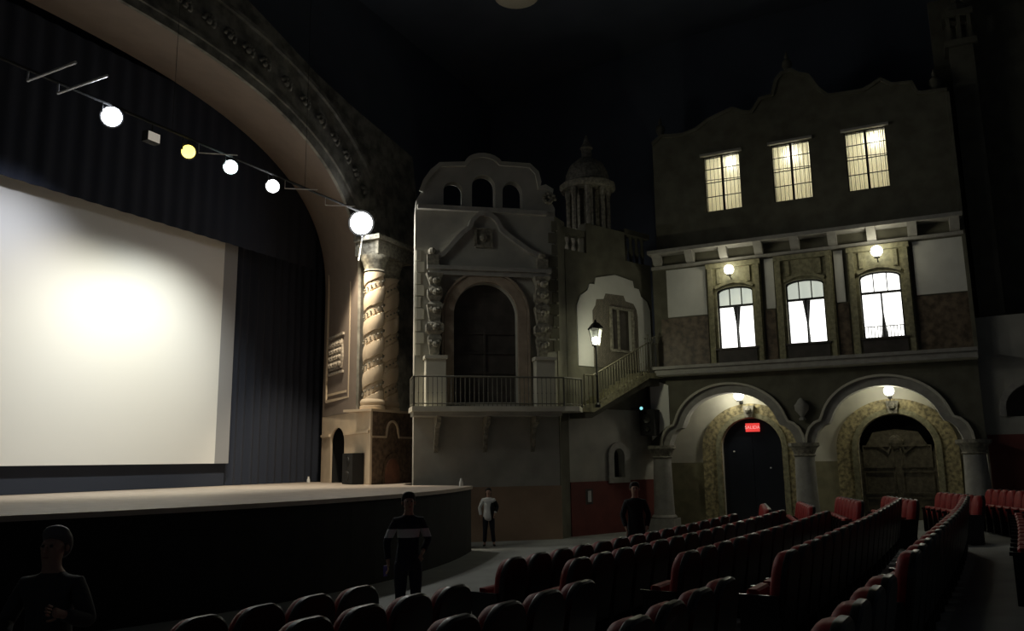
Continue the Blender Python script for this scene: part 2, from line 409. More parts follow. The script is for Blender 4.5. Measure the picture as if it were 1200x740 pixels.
# big balcony door
P0 = FP(2,0,3.83)
dr = thing('door_1', None, None, P0); dr['kind'] = 'structure'; dr['label'] = 'tall round-topped dark door on the corner balcony'
loc(MB().plate(FP, arch_pts(2.0,.97,6.65,1.0,24,4.02), -.30, -.22).build('door_panel','door',dr),P0)
b = MB().rect(FP,1.97,2.03,4.05,6.2,-.22,-.17)
for z in (4.9,5.5,6.1): b.rect(FP,1.1,2.9,z,z+.06,-.22,-.18)
loc(b.build('door_rails','door',dr),P0)
pth = [(2.0+1.13*math.cos(PI*i/24), 6.65+1.17*math.sin(PI*i/24)) for i in range(25)]
b = MB().band(FP, [(3.13,3.95)]+pth+[(.87,3.95)], .28, 0, .10); b.band(FP, [(3.32,3.95),(3.32,6.65)]+[(2.0+1.32*math.cos(PI*i/24), 6.65+1.36*math.sin(PI*i/24)) for i in range(25)]+[(.68,6.65),(.68,3.95)], .07, 0, .14)
loc(b.build('door_surround',mat('dull_rose_stone',(.36,.29,.22),.85,.12,4),dr),P0)
def opn(s,c,lab): pass
# entablature, pediment, little square window
pf = thing('portal_pediment', 'curved stone pediment over the tall balcony door', 'pediment', FP(2,0,8))
P1 = FP(2,0,8)
b = MB().rect(FP,.25,4.0,7.85,8.0,0,.16); b.rect(FP,.2,4.05,8.0,8.12,0,.24); loc(b.build('entablature','mold',pf),P1)
pa = [(.45,8.35),(.7,8.5),(1.0,8.85),(1.3,9.2),(1.5,9.35),(1.6,9.6),(1.8,9.8),(2.0,9.83),(2.2,9.78),(2.4,9.6),(2.5,9.35),(2.75,9.15),(3.1,8.9),(3.4,8.7),(3.75,8.55)]
loc(MB().band(FP, pa, .14, 0, .16).build('curved_moulding','mold',pf),P1)
b = MB().band(FP,[(1.7,8.8),(2.2,8.8),(2.2,9.36),(1.7,9.36),(1.7,8.8)],.09,0,.08); b.rect(FP,1.74,2.16,8.84,9.32,0,.02); b.ball(FP(1.95,.02,9.08),.13,10); loc(b.build('square_medallion','stone',pf),P1)
b = MB()
for s in (.35,3.75): b.rect(FP,s-.15,s+.2,8.12,8.45,0,.2); b.ball(FP(s,.12,8.55),.13,10)
loc(b.build('end_block','stone',pf),P1)
lg = tag(MB().rect(FP,-.1,3.95,9.88,10.02,0,.18).build('cornice_ledge','mold'), 'thin stone ledge under the three small arched openings of the corner gable', 'ledge')
gm = tag(MB().band(FP,[p for p in outl[3:-2]],.14,0,.08).build('gable_coping','plaster'), 'plain curved coping along the top of the corner gable', 'coping')
# estipite pilasters
def estipite(s, lab):
    P = FP(s,0,3.83); t = thing('carved_pilaster', lab, 'pilaster', P)
    b = MB().rect(FP,s-.28,s+.30,3.84,5.25,0,.5); b.rect(FP,s-.32,s+.34,5.25,5.35,0,.55); loc(b.build('plinth','cream',t),P)
    b = MB()
    prof = [(.12,5.35),(.2,5.9),(.16,6.0),(.26,6.1),(.26,6.3),(.15,6.4),(.24,6.9),(.14,7.0),(.22,7.15),(.22,7.35),(.14,7.5),(.2,7.7),(.26,7.85)]
    for (w,z),(w2,z2) in zip(prof,prof[1:]):
        b.hexa([FP(s-w,0.02,z),FP(s+w,.02,z),FP(s+w,.12+w,z),FP(s-w,.12+w,z),FP(s-w2,.02,z2),FP(s+w2,.02,z2),FP(s+w2,.12+w2,z2),FP(s-w2,.12+w2,z2)])
    loc(b.build('tapered_shaft','stone',t),P)
    for z in (5.7,6.2,6.7,7.25,7.6):
        b = MB().ball(FP(s,.38,z),.10,8); b.ball(FP(s-.11,.33,z+.06),.08,8); b.ball(FP(s+.11,.33,z+.06),.08,8)
        loc(b.build('carved_boss','stone',t),P)
estipite(.42,'carved grey pilaster left of the tall balcony door'); estipite(3.72,'carved grey pilaster right of the tall balcony door')
qn = MB()
for k in range(9): qn.rect(FP,-.12,.02+.10*(k%2),5.4+.36*k,5.72+.36*k,0,.06)
tag(qn.build('quoin_strip','cream'),'stepped cream stone quoins at the left edge of the corner wall','quoins')
qn = MB()
for k in range(11): qn.rect(FP,4.12-.10*(k%2),4.3,5.6+.38*k,5.92+.38*k,0,.07)
tag(qn.build('quoin_strip','olive'),'stepped dark stone quoins at the right edge of the corner wall','quoins')
b = MB()
for i in range(14): t = 2.6*PI*i/14; b.ball(FP(4.05+.20*math.cos(t)*(1-i/20),.05,10.45+.20*math.sin(t)*(1-i/20)),.07,8)
tag(b.build('scroll_ornament','stone'),'small stone scroll at the right shoulder of the corner gable','ornament')

# balcony slab, brackets, railing
bs = thing('balcony', 'stone balcony projecting from the corner wall', 'balcony', FP(2,0,3.6)); P2 = FP(2,0,3.6)
prof = [(-.30,-.05),(-.30,1.0),(4.15,1.0),(5.05,1.30),(5.6,.3),(4.27,-.02)]
prof = [(-.30,-.05),(-.30,1.0),(4.15,1.0),(4.55,1.12),(4.9,.3),(4.27,-.02)]
b = MB().add([FP(s,o,z) for z in (3.70,3.84) for s,o in prof], [tuple(range(6)),tuple(range(6,12))]+[(i,(i+1)%6,6+(i+1)%6,6+i) for i in range(6)]); loc(b.build('slab','cream',bs),P2)
b = MB().rect(FP,-.25,4.1,3.58,3.70,.0,.85); loc(b.build('slab_moulding','plaster',bs),P2)
for s in (.5,1.95,3.4):
    b = MB(); b.add([FP(s+d,o,z) for d in (-.06,.06) for o,z in ((0,3.58),(.7,3.58),(.66,3.4),(.3,3.25),(.12,2.7),(.0,2.55))], [tuple(range(6)),tuple(range(6,12))]+[(i,(i+1)%6,6+(i+1)%6,6+i) for i in range(6)])
    loc(b.build('bracket','stone',bs),P2)
def railing(name, lab, cat, path, h, step, mt, spindle=.012, par=None):
    """path of world points; balusters between bottom and top rail"""
    P = Vector(path[0]); t = thing(name, lab, cat, P)
    b = MB(); c = MB()
    for p, q in zip(path, path[1:]):
        p = Vector(p); q = Vector(q); L = (q-p).length; n = max(2,int(L/step))
        b.tube(p+Vector((0,0,h)), q+Vector((0,0,h)), .025, n=6); b.tube(p+Vector((0,0,.08)), q+Vector((0,0,.08)), .018, n=6)
        for i in range(n+1):
            v = p.lerp(q,i/n); r = .03 if i in (0,n) else spindle
            c.tube(v, v+Vector((0,0,h)), r, n=6)
            if 0 < i < n: c.ball(v+Vector((0,0,h*.45)), spindle*2.0, 6)
    loc(b.build('rail',mt,t),P); loc(c.build('balusters',mt,t),P); return t
railing('balcony_railing','thin metal railing round the corner balcony','railing',[FP(-.25,.05,3.84),FP(-.25,.92,3.84),FP(4.15,.92,3.84),FM(-.30,.90,3.84)],.85,.13,'iron_gr')

# ------------------------------------------------------------------ stair wall
wn = arch_pts(2.18,.25,2.4,.25,12,1.72)
nw = [(2.0,5.85),(3.1,5.85),(3.1,7.3),(2.0,7.3)]
struct(MB().plate(FM,[(0,0),(4.2,0),(4.2,9.05),(0,9.0)],-.3,0,[wn,nw]).build('wall_stair','plaster'))
struct(MB().rect(FM,0,4.05,0,1.62,0,.03).build('trim_3','dado_red'))
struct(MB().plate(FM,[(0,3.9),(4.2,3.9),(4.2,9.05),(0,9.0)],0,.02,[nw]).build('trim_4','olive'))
w = thing('window_7', None, None, FM(2.2,0,1.7)); w['kind']='structure'; w['label']='small dark arched window low on the stair wall'; P3 = FM(2.2,0,1.7)
loc(MB().plate(FM, wn,-.28,-.2).build('window_pane','navy',w),P3)
loc(MB().plate(FM, arch_pts(2.18,.50,2.4,.45,14,1.55),0,.08,[wn]).build('stone_frame','mold',w),P3)
tag(MB().lathe((26.85,3.39,3.42),[(.10,0),(.10,.05),(.05,.1),(.2,.3),(.22,.45),(.16,.52),(.1,.62),(.03,.68)],14).build('stone_urn','mold',None,True),'small dark stone urn in the spandrel between the two lobed arches','urn')
# white shaped surround with stone and window
P4 = FM(2.5,0,5.2); ws = thing('window_surround','white stepped plaster surround round the upper stair window','window surround',P4)
wo = [(.45,5.25),(.45,7.2),(.62,7.55),(.95,7.75),(1.05,7.98),(1.3,8.0),(1.35,8.22),(2.3,8.45),(3.2,8.35),(3.25,8.12),(3.5,8.1),(3.6,7.85),(3.9,7.7),(4.05,7.4),(4.05,5.25)]
wi = [(1.15,5.25),(1.15,7.1),(1.3,7.3),(1.35,7.5),(1.7,7.55),(1.8,7.75),(2.7,7.78),(2.8,7.6),(3.2,7.55),(3.35,7.35),(3.4,7.1),(3.4,5.25)]
loc(MB().plate(FM, wo+wi[::-1], 0.02,.06).build('white_band','white',ws),P4)
loc(MB().plate(FM, wi,.02,.05,[nw]).build('stone_field',brick_mat('small_stone_blocks',(.20,.18,.14),(.14,.125,.10),(.05,.045,.035),5),ws),P4)
w = thing('window_8', None, None, P4); w['kind']='structure'; w['label']='dark shuttered window above the stair landing'
loc(MB().rect(FM,2.0,3.1,5.85,7.3,-.2,-.12).build('shutter','door',w),P4)
loc(MB().band(FM,[(2.0,5.85),(3.1,5.85),(3.1,7.3),(2.0,7.3),(2.0,5.85)],.1,.05,.12).rect(FM,2.52,2.58,5.85,7.3,-.12,-.05).build('window_frame','stone',w),P4)
# parapet and cupola
tag(MB().rect(FM,1.0,2.9,9.0,10.05,-.3,.02).build('parapet_block','olive'),'solid dark parapet block under the small bell turret','parapet')
for q_,(s0_,s1_,zt_,n_,lab_) in enumerate(((-.7,.9,9.55,5,'dark balustrade between the corner gable and the bell turret'),(2.9,4.2,10.0,4,'dark balustrade between the bell turret and the side facade'))):
    P5 = FM((s0_+s1_)/2,0,9); pp = thing('balustrade',lab_,'balustrade',P5)
    loc(MB().rect(FM,s0_,s1_,zt_,zt_+.18,-.3,.05).build('top_rail','olive',pp),P5)
    for k in range(n_):
        h_ = zt_-9.0; loc(MB().lathe(FM(s0_+.2+(s1_-s0_-.4)*k/(n_-1),-.15,9.0),[(.07,0),(.05,.2*h_),(.09,.45*h_),(.05,.75*h_),(.07,h_)],8).build('baluster','olive',pp),P5)
P6 = FM(2.2,-1.0,9.9); cu = thing('bell_turret','small dark domed bell turret above the stair wall','turret',P6)
MB().lathe((0,0,-1.0),[(.95,0),(.95,1.0),(1.05,1.02),(1.05,1.15),(.75,1.2)],8).build('turret_base','stone',cu)
b = MB()
for k in range(8): t = PI/8+k*PI/4; b.lathe((.68*math.cos(t),.68*math.sin(t),.15),[(.13,0),(.10,.1),(.10,1.3),(.14,1.45),(.14,1.6)],8)
b.lathe((0,0,.15),[(.42,0),(.42,1.6)],8); b.build('arcaded_drum','stone',cu)
MB().lathe((0,0,1.75),[(.95,0),(1.0,.08),(1.0,.2),(.80,.3),(.76,.6),(.6,.95),(.3,1.2),(.18,1.25),(.18,1.55),(.24,1.6),(.12,1.8),(.03,2.1)],12).build('dome','stone',cu,True)

# stair with railing rising to the facade walkway
P7 = FM(2.6,0,3.8); sr = thing('staircase','narrow stone stair rising from the corner balcony to the side walkway','staircase',P7)
sA, zA, sB, zB = .32, 3.86, 3.02, 5.10
n = 9; b = MB(); prof = [(sA-.75,zA-.13),(sA-.75,zA)]
for i in range(n):
    s0 = sA+(sB-sA)*i/n; s1 = sA+(sB-sA)*(i+1)/n; z = zA+(zB-zA)*(i+1)/n; prof += [(s0,z),(s1,z)]
prof += [(3.7,zB),(3.7,zB-.15),(sB,zB-.18),(sA,zA-.13)]
b.plate(FM, prof, .05, .80); loc(b.build('steps','olive_hi',sr),P7)
b = MB().plate(FM, [(sA-.3,zA-.14),(sA,zA-.14),(sB,zB-.2),(3.6,zB-.2),(3.6,zB-.4),(sB,zB-.42),(sA,zA-.3),(sA-.3,zA-.3)], .05,.7); loc(b.build('soffit','olive',sr),P7)
railing('stair_railing','thin metal railing sloping up the narrow stone stair','railing',[FM(-.05,.78,3.86),FM(sA,.78,zA),FM(sB,.76,zB),FM(3.5,.76,zB)],1.0,.14,mat('olive_painted_iron',(.16,.15,.10),.6))
sc_ = MB(); p0 = FM(3.3,1.0,5.3)
P8 = FM(3.9,.95,5.1); bp_ = MB()
for k in range(7):
    a = PI*k/6; bp_.tube(FM(2.85+.1*k,.76,5.1), FM(2.85+.1*k+.03*math.sin(k),0.8,6.2+.12*math.sin(k*1.7)), .014, n=5)
    bp_.ball(FM(2.85+.1*k+.03*math.sin(k),0.8,6.22+.12*math.sin(k*1.7)), .04, 6)
tag(bp_.build('iron_grille','iron_gr'),'small wrought iron grille at the top of the stair','grille')

# lantern on a post at the stair foot
PL_ = FM(.22,1.06,3.86); ln = thing('street_lantern','lit glass lantern on a black post by the stair','lantern',PL_)
MB().lathe((0,0,0),[(.09,0),(.09,.08),(.035,.14),(.03,.9),(.045,.95),(.03,1.0),(.03,1.79),(.06,1.84),(.09,1.90)],10).build('post','iron',ln,True)
b = MB()
for k in range(4):
    t = PI/4+k*PI/2; b.tube((.11*math.cos(t),.11*math.sin(t),1.90),(.23*math.cos(t),.23*math.sin(t),2.40),.014,n=5)
b.lathe((0,0,2.40),[(.26,0),(.26,.03),(.12,.18),(.04,.22),(.03,.3)],4); b.lathe((0,0,1.88),[(.13,0),(.13,.03)],4); b.build('lantern_frame','iron',ln)
gl = mat('lantern_glass',(.55,.62,.55),.15,emit=(.85,.95,.85),es=.16)
b = MB()
for k in range(4):
    t0 = PI/4+k*PI/2; t1 = t0+PI/2
    b.add([(.105*math.cos(t0),.105*math.sin(t0),1.92),(.105*math.cos(t1),.105*math.sin(t1),1.92),(.22*math.cos(t1),.22*math.sin(t1),2.39),(.22*math.cos(t0),.22*math.sin(t0),2.39)],[(0,1,2,3)])
gm_ = bpy.data.materials.new('clear_glass'); gm_.use_nodes = True; nt = gm_.node_tree
tr_ = nt.nodes.new('ShaderNodeBsdfTransparent'); mx = nt.nodes.new('ShaderNodeMixShader'); mx.inputs[0].default_value = .35
nt.links.new(tr_.outputs[0], mx.inputs[1]); nt.links.new(nt.nodes['Principled BSDF'].outputs[0], mx.inputs[2]); nt.links.new(mx.outputs[0], nt.nodes['Material Output'].inputs[0])
nt.nodes['Principled BSDF'].inputs['Base Color'].default_value = (.8,.85,.8,1)
b.build('glass_pane',gm_,ln)
MB().ball((0,0,2.04),.13,12).build('bulb','l_warm',ln,True)

# ------------------------------------------------------------------ side facade
WC = [5.42,3.17,.90]           # upper window centres
LC = [5.24,3.05,.86]           # lower window centres
def prof_half(yc, sgn, k=1.0, dz=0):
    p = [(2.27,2.72),(2.24,2.95),(2.14,3.18),(1.98,3.34),(1.82,3.40)]
    if k < 1: p = [(a-.26,z-.10 if z>2.8 else z) for a,z in p]
    big = []
    for i in range(13):
        t = math.radians(14)+ (PI/2-math.radians(14))*i/12
        big.append((1.80*math.cos(t)*1.0, 3.20+1.48*math.sin(t)))
    if k < 1: big = [(a*.84, 3.2+(z-3.2)*.80) for a,z in big]
    return [(yc+sgn*a, z+dz) for a,z in p+big]
def arch_open(yc, k=1.0):
    l = prof_half(yc, 1, k); r = prof_half(yc,-1,k); return l + r[::-1][1:]
A1, A2 = 5.66, 1.08
up = [(-1.5,13.3),(-.7,13.35),(-.55,13.75),(0,13.8),(.3,14.05),(.8,13.8),(1.24,13.8),(1.9,13.85),(2.2,14.2),(2.45,14.7),(2.75,14.8),(2.95,15.0),(3.25,14.95),(3.45,14.75),(3.6,14.25),(4.0,14.2),(4.3,13.8),(4.6,13.85),(4.95,14.05),(5.3,13.95),(5.8,13.8),(6.2,13.55),(6.7,13.45),(7.2,13.5),(7.45,13.55),(7.8,13.3)]
# lower wall with the two arches cut out of its foot
low = [(8.3,2.72)] + arch_open(A1) + arch_open(A2) + [(-1.5,2.72),(-1.5,9.0),(8.0,9.0),(8.0,5.0),(8.3,5.0)]
lh = []
for c in LC:
    h = [(c-.58,5.80),(c+.58,5.80),(c+.58,7.72)]+[(c+.58*math.cos(PI*i/8),7.72+.15*math.sin(PI*i/8)) for i in range(1,8)]+[(c-.58,7.72)]; lh.append(h)
uh = [[(c-.61,10.53),(c+.61,10.53),(c+.61,12.5),(c-.61,12.5)] for c in WC]
struct(MB().plate(FF, low, -.5, 0, lh).build('wall_right','olive'))
struct(MB().plate(FF, [(-1.5,9.0)]+up+[(7.8,9.0)], -.5, 0, uh).build('wall_right_upper','olive'))
struct(MB().band(FF,[p for p in up],.12,0,.07).build('trim_5','olive'))
# arch mouldings
for yc,nm in ((A1,'left'),(A2,'right')):
    o = arch_open(yc); i_ = arch_open(yc,.85)
    P = FF(yc,0,2.7); t = thing('arcade_arch','pale lobed arch moulding over the doorway with the red exit sign' if nm=='left' else 'pale lobed arch moulding over the carved brown double door','arch',P)
    # outer rim thin, inner wide band
    loc(MB().plate(FF, [(a,z) for a,z in o]+[(a,z) for a,z in i_[::-1]], -.5, .02).build('arch_band','mold',t),P)
    loc(MB().band(FF, o, .07, .0, .14).build('outer_bead','cream',t),P)
# columns of arcade
def col(y, lab):
    fz = floor_z(27,y); P = (26.78,y,fz); t = thing('arcade_column',lab,'column',P); H = 2.72-fz
    MB().box(-.42,.42,-.42,.42,0,.38).lathe((0,0,.38),[(.40,0),(.42,.05),(.36,.12)],20).build('column_base','mold',t)
    MB().lathe((0,0,.5),[(.34,0),(.32,.5),(.29,H-.5-.42)],24).build('shaft','mold',t,True)
    MB().lathe((0,0,H-.42),[(.29,0),(.34,.04),(.30,.08),(.38,.26),(.46,.32),(.46,.42)],24).build('capital','stone',t,True)
col(7.88,'stone arcade column beside the stair wall, next to the dark red dado')
col(3.40,'stone arcade column between the two lobed arches')
col(-1.16,'stone arcade column at the far right of the arches')
# back wall of the arcade
d1 = arch_pts(5.25,.98,2.62,.98,20,0.0); d2 = arch_pts(.88,1.08,2.52,1.05,20,0.0)
struct(MB().plate(FB, [(-3.2,0),(8.8,0),(8.8,5),(-3.2,5)], -.3, 0, [d1,d2]).build('wall_arcade','cream'))
def dado_seg(a,c_): return [(a,0),(c_,0),(c_,2.15),(a,2.15)]
b = MB()
for a,c_ in ((-3.2,-.72),(2.48,3.68),(6.84,8.8)): b.plate(FB, dado_seg(a,c_), 0,.03)
struct(b.build('trim_6','dado_ol'))
struct(MB().box(26.5,28.6,-1.5,8.6,5.0,5.06).build('ceiling_arcade','cream'))
def portal_band(yc, half, spring, rise, lab, nm):
    P = FB(yc,0,0); t = thing('doorway_surround',lab,'doorway surround',P)
    o = arch_pts(yc,half+.64,spring,rise+.48,24,0); i_ = arch_pts(yc,half,spring,rise,24,0)
    loc(MB().plate(FB, o+i_[::-1], 0,.10).build('stone_band','spotted',t),P)
    loc(MB().band(FB, arch_pts(yc,half+.10,spring,rise+.09,24,0), .16, .10,.15).build('inner_band','olive_hi',t),P)
    b = MB().plate(FB,[(yc-.12,spring+rise+.02),(yc+.12,spring+rise+.02),(yc+.18,spring+rise+.40),(yc-.18,spring+rise+.40)],.1,.24); b.ball(FB(yc,.25,spring+rise+.25),.11,8)
    loc(b.build('keystone','stone',t),P)
portal_band(5.25,.98,2.62,.98,'speckled stone surround of the dark doorway under the exit sign','a')
portal_band(.88,1.08,2.52,1.05,'speckled stone surround of the carved brown double door','b')
def dbl(name, yc, half, spring, rise, mt, lab, carved):
    P = FB(yc,0,0); t = thing(name,None,None,P); t['kind']='structure'; t['label']=lab
    full = arch_pts(yc,half,spring,rise,20,0.02)
    if carved: 
        ztop = 3.15
        for sg in (1,-1):
            loc(MB().plate(FB,[(yc,0.02),(yc+sg*half,0.02),(yc+sg*half,2.6),(yc+sg*half*.93,2.39),(yc+sg*half*.6,3.02),(yc,3.12)],-.28,-.20).build('door_leaf',mt,t),P)
        b = MB()
        for sg in (1,-1):
            for z in (.35,1.15,1.95):
                b.band(FB,[(yc+sg*.12,z),(yc+sg*(half-.12),z),(yc+sg*(half-.12),z+.65),(yc+sg*.12,z+.65),(yc+sg*.12,z)],.06,-.2,-.15)
        b.ball(FB(yc,-.16,2.72),.22,14,sx=.3); b.band(FB,[(yc-.5,2.62),(yc-.25,2.39),(yc,2.95),(yc+.25,2.39),(yc+.5,2.62)],.07,-.2,-.13)
        loc(b.build('carved_panels',mt,t),P)
        loc(MB().plate(FB,full,-.75,-.7).build('shade_sheet','black',t),P)  # black sheet stands for the unlit space behind the door
    else:
        for sg in (1,-1):
            loc(MB().plate(FB,[(yc+.005*sg,0.02)]+[(yc+sg*half*math.cos(PI/2*i/10),spring+rise*math.sin(PI/2*i/10)) for i in range(-0,11)] if False else [(yc+.005*sg,.02),(yc+sg*half,.02)]+[(yc+sg*half*math.cos(PI/2*i/10)+(.005*sg if i==10 else 0),spring+rise*math.sin(PI/2*i/10)) for i in range(11)],-.28,-.20).build('door_leaf',mt,t),P)
        b = MB().ball(FB(yc-.55,-.17,1.95),.035,8).ball(FB(yc+.62,-.17,2.5),.035,8)  # metal balls put in for two glints on the dark leaves
        loc(b.build('door_glint','metal',t),P)
dbl('door_2',5.25,.98,2.62,.98,'navy','dark navy double door under the red exit sign',False)
dbl('door_3',.88,1.08,2.52,1.05,'carved','carved brown double door under the right arch',True)
# exit sign
PX = FB(5.20,.0,3.30); ex = thing('exit_sign','small glowing red exit sign hanging at the top of the dark doorway','sign',PX)
loc(MB().rect(FB,4.98,5.43,3.15,3.43,-.18,-.10).build('sign_box','exit',ex),PX)
fc = bpy.data.curves.new('sign_text','FONT'); fc.body = 'SALIDA'; fc.size = .15; fc.extrude = .004; fc.align_x='CENTER'; fc.align_y='CENTER'
to = bpy.data.objects.new('tmp_text', fc); COL.objects.link(to)
dg = bpy.context.evaluated_depsgraph_get(); tm = bpy.data.meshes.new_from_object(to.evaluated_get(dg)); bpy.data.objects.remove(to)
tm.materials.clear(); tm.materials.append(K['exit_t'])
tx = bpy.data.objects.new('sign_letters', tm); COL.objects.link(tx); tx.parent = ex
tx.matrix_local = Matrix.Translation((.09+0.005-PX[0]+28.3-0.0, 5.205-PX[1], 3.29-PX[2])) @ Matrix(((0,0,-1,0),(-1,0,0,0),(0,1,0,0),(0,0,0,1)))

# globe lamps
def globe(name, P, r, lab, drop, grp=None, w=0, colr=(1,.95,.8)):
    t = thing(name, lab, 'lamp', P)
    MB().lathe((0,0,0),[(r*.5,-r*1.25),(r*.45,-r*.95)],12).tube((0.02,0,-r*1.2),(drop,0,-r*1.6),.02,n=6).box(drop-.03,drop+.01,-.06,.06,-r*1.6-.1,-r*1.6+.1).build('wall_bracket','iron',t)
    MB().ball((0,0,0),r,16).build('glass_globe','l_warm',t,True)
    L = bpy.data.lights.new('lamp_light','POINT'); L.energy = w; L.color = colr; L.shadow_soft_size = r*.9
    o = bpy.data.objects.new('lamp_light',L); COL.objects.link(o); o.location = (P[0]-r*1.25, P[1], P[2]); return t
globe('wall_lamp',(26.62,5.31,8.38),.16,'lit globe wall lamp above the left lower lit window',.38,None,16,(1,.93,.66))
globe('wall_lamp',(26.62,.86,8.43),.17,'lit globe wall lamp above the right lower lit window',.38,None,20,(1,.93,.68))
globe('wall_lamp',(27.95,5.5,4.34),.16,'lit globe lamp tucked under the crown of the left arch',.35,None,44,(1,.96,.80))
globe('wall_lamp',(27.75,.92,4.26),.15,'lit globe lamp under the crown of the right arch',.55,None,27,(1,.96,.72))
L = bpy.data.lights.new('lantern_light','POINT'); L.energy = 48; L.color = (1,.98,.70); L.shadow_soft_size=.12
o = bpy.data.objects.new('lantern_light',L); COL.objects.link(o); v = FM(.33,1.35,5.85); o.location = v

# ledge/walkway, cornice, corbels
struct(MB().rect(FF,-1.5,8.2,5.02,5.20,0,.55).rect(FF,-1.5,8.25,5.20,5.30,0,.65).build('trim_7','mold'))
struct(MB().rect(FF,-1.5,8.0,9.18,9.30,0,.55).rect(FF,-1.5,8.0,8.72,8.82,0,.12).build('trim_8','mold'))
for k in range(9):
    y = 7.75-1.13*k
    o = MB().hexa([FF(y-.13,0,8.82),FF(y+.13,0,8.82),FF(y+.13,.25,8.86),FF(y-.13,.25,8.86),FF(y-.13,0,9.18),FF(y+.13,0,9.18),FF(y+.13,.5,9.18),FF(y-.13,.5,9.18)]).build('corbel','mold')
    tag(o,'pale stone corbel under the upper cornice, %s from the stair wall end' % ['first','second','third','fourth','fifth','sixth','seventh','eighth','ninth'][k],'corbel','corbels under the facade cornice')
# tile dado, white panels, window surrounds
b = MB()
for a,c_ in ((6.16,7.75),(3.99,4.30),(1.80,2.12),(-1.48,-.10)): b.rect(FF,a,c_,5.32,6.98,0,.03)
struct(b.build('trim_9','tile'))
for a,c_,lab in ((6.16,7.50,'large blank white plaster panel nearest the stair wall'),(3.96,4.24,'narrow white plaster strip between the left and middle lower windows'),(1.86,2.12,'narrow white plaster strip between the middle and right lower windows'),(-1.48,-.12,'large blank white plaster panel at the right end of the facade')):
    tag(MB().rect(FF,a,c_,7.02,8.66,0,.05).build('wall_panel','white'),lab,'wall panel')
wl = ['left','middle','right']
for k,c in enumerate(LC):
    P = FF(c,0,5.3); t = thing('window_surround','carved olive stone surround of the %s lower lit window'%wl[k],'window surround',P)
    hole = lh[k]
    o = [(c-.88,5.32),(c+.88,5.32),(c+.88,8.68),(c-.88,8.68)]
    loc(MB().plate(FF,o,0,.07,[hole]).build('stone_field','olive_hi' ,t),P)
    b = MB()
    for sg in (1,-1):
        b.rect(FF,c+sg*.76-.07,c+sg*.76+.07,5.32,8.55,.07,.16)
        b.rect(FF,c+sg*.48-.06,c+sg*.48+.06,8.0,8.5,.07,.12)
    b.rect(FF,c-.88,c+.88,8.52,8.68,.07,.2); b.band(FF,[(c-.62,7.85),(c-.3,7.98),(c,8.02),(c+.3,7.98),(c+.62,7.85)],.09,.07,.15)
    loc(b.build('pilaster_moulding','olive_hi',t),P)
    loc(MB().rect(FF,c-.62,c+.62,5.32,5.79,.07,.14).rect(FF,c-.68,c+.68,5.76,5.82,.07,.22).build('sill_panel','door',t),P)
    # window itself
    w = thing('window_%d'%(k+4),None,None,P); w['kind']='structure'; w['label']='lower lit window, %s of three on the facade'%wl[k]
    ins = [(c+(y-c)*.93, 5.84+(z-5.8)*.965) for y,z in hole]
    b = MB().plate(FF,hole,-.16,-.06,[ins])
    b.rect(FF,c-.56,c+.56,7.20,7.27,-.15,-.05)
    for d in (-.19,.19): b.rect(FF,c+d-.015,c+d+.015,7.25,7.86,-.14,-.07)
    b.rect(FF,c-.025,c+.025,5.84,7.22,-.14,-.08)
    loc(b.build('window_frame','iron',w),P)
    # upper lights and the two blinds, edges shaped to show bloom over the stile
    loc(MB().plate(FF,[(y,z) for y,z in hole if z>7.5]+[(c-.58,7.24),(c+.58,7.24)],-.24,-.22).build('transom_blind','win_hot' if k==2 else 'win_mid',w),P)
    for sg in (1,-1):
        e = []
        for i in range(11):
            z = 5.84+1.38*i/10; f = i/10
            gap = (.035+.10*max(0,f-.45)**1.0*1.6) if k<2 else (.03+.0*f)
            if k==2: gap = .12*max(0,.75-f)
            gap += .05*max(0,.35-f) if k<2 else 0
            e.append((c+sg*gap,z))
        loc(MB().plate(FF,[(c+sg*.56,5.84)]+e+[(c+sg*.56,7.22)],-.24,-.22).build('blind','win_hot',w),P)
    loc(MB().plate(FF,hole,-.30,-.28).build('dark_backing','black',w),P)  # black sheet keeps the gap between the blinds dark
    if k==2:
        b = MB().tube(FF(c-.56,-.03,6.18),FF(c+.56,-.03,6.18),.014,n=6)
        for q in range(13): b.tube(FF(c-.54+.09*q,-.03,5.84),FF(c-.54+.09*q,-.03,6.18),.011,n=5)
        loc(b.build('guard_rail','iron',w),P)
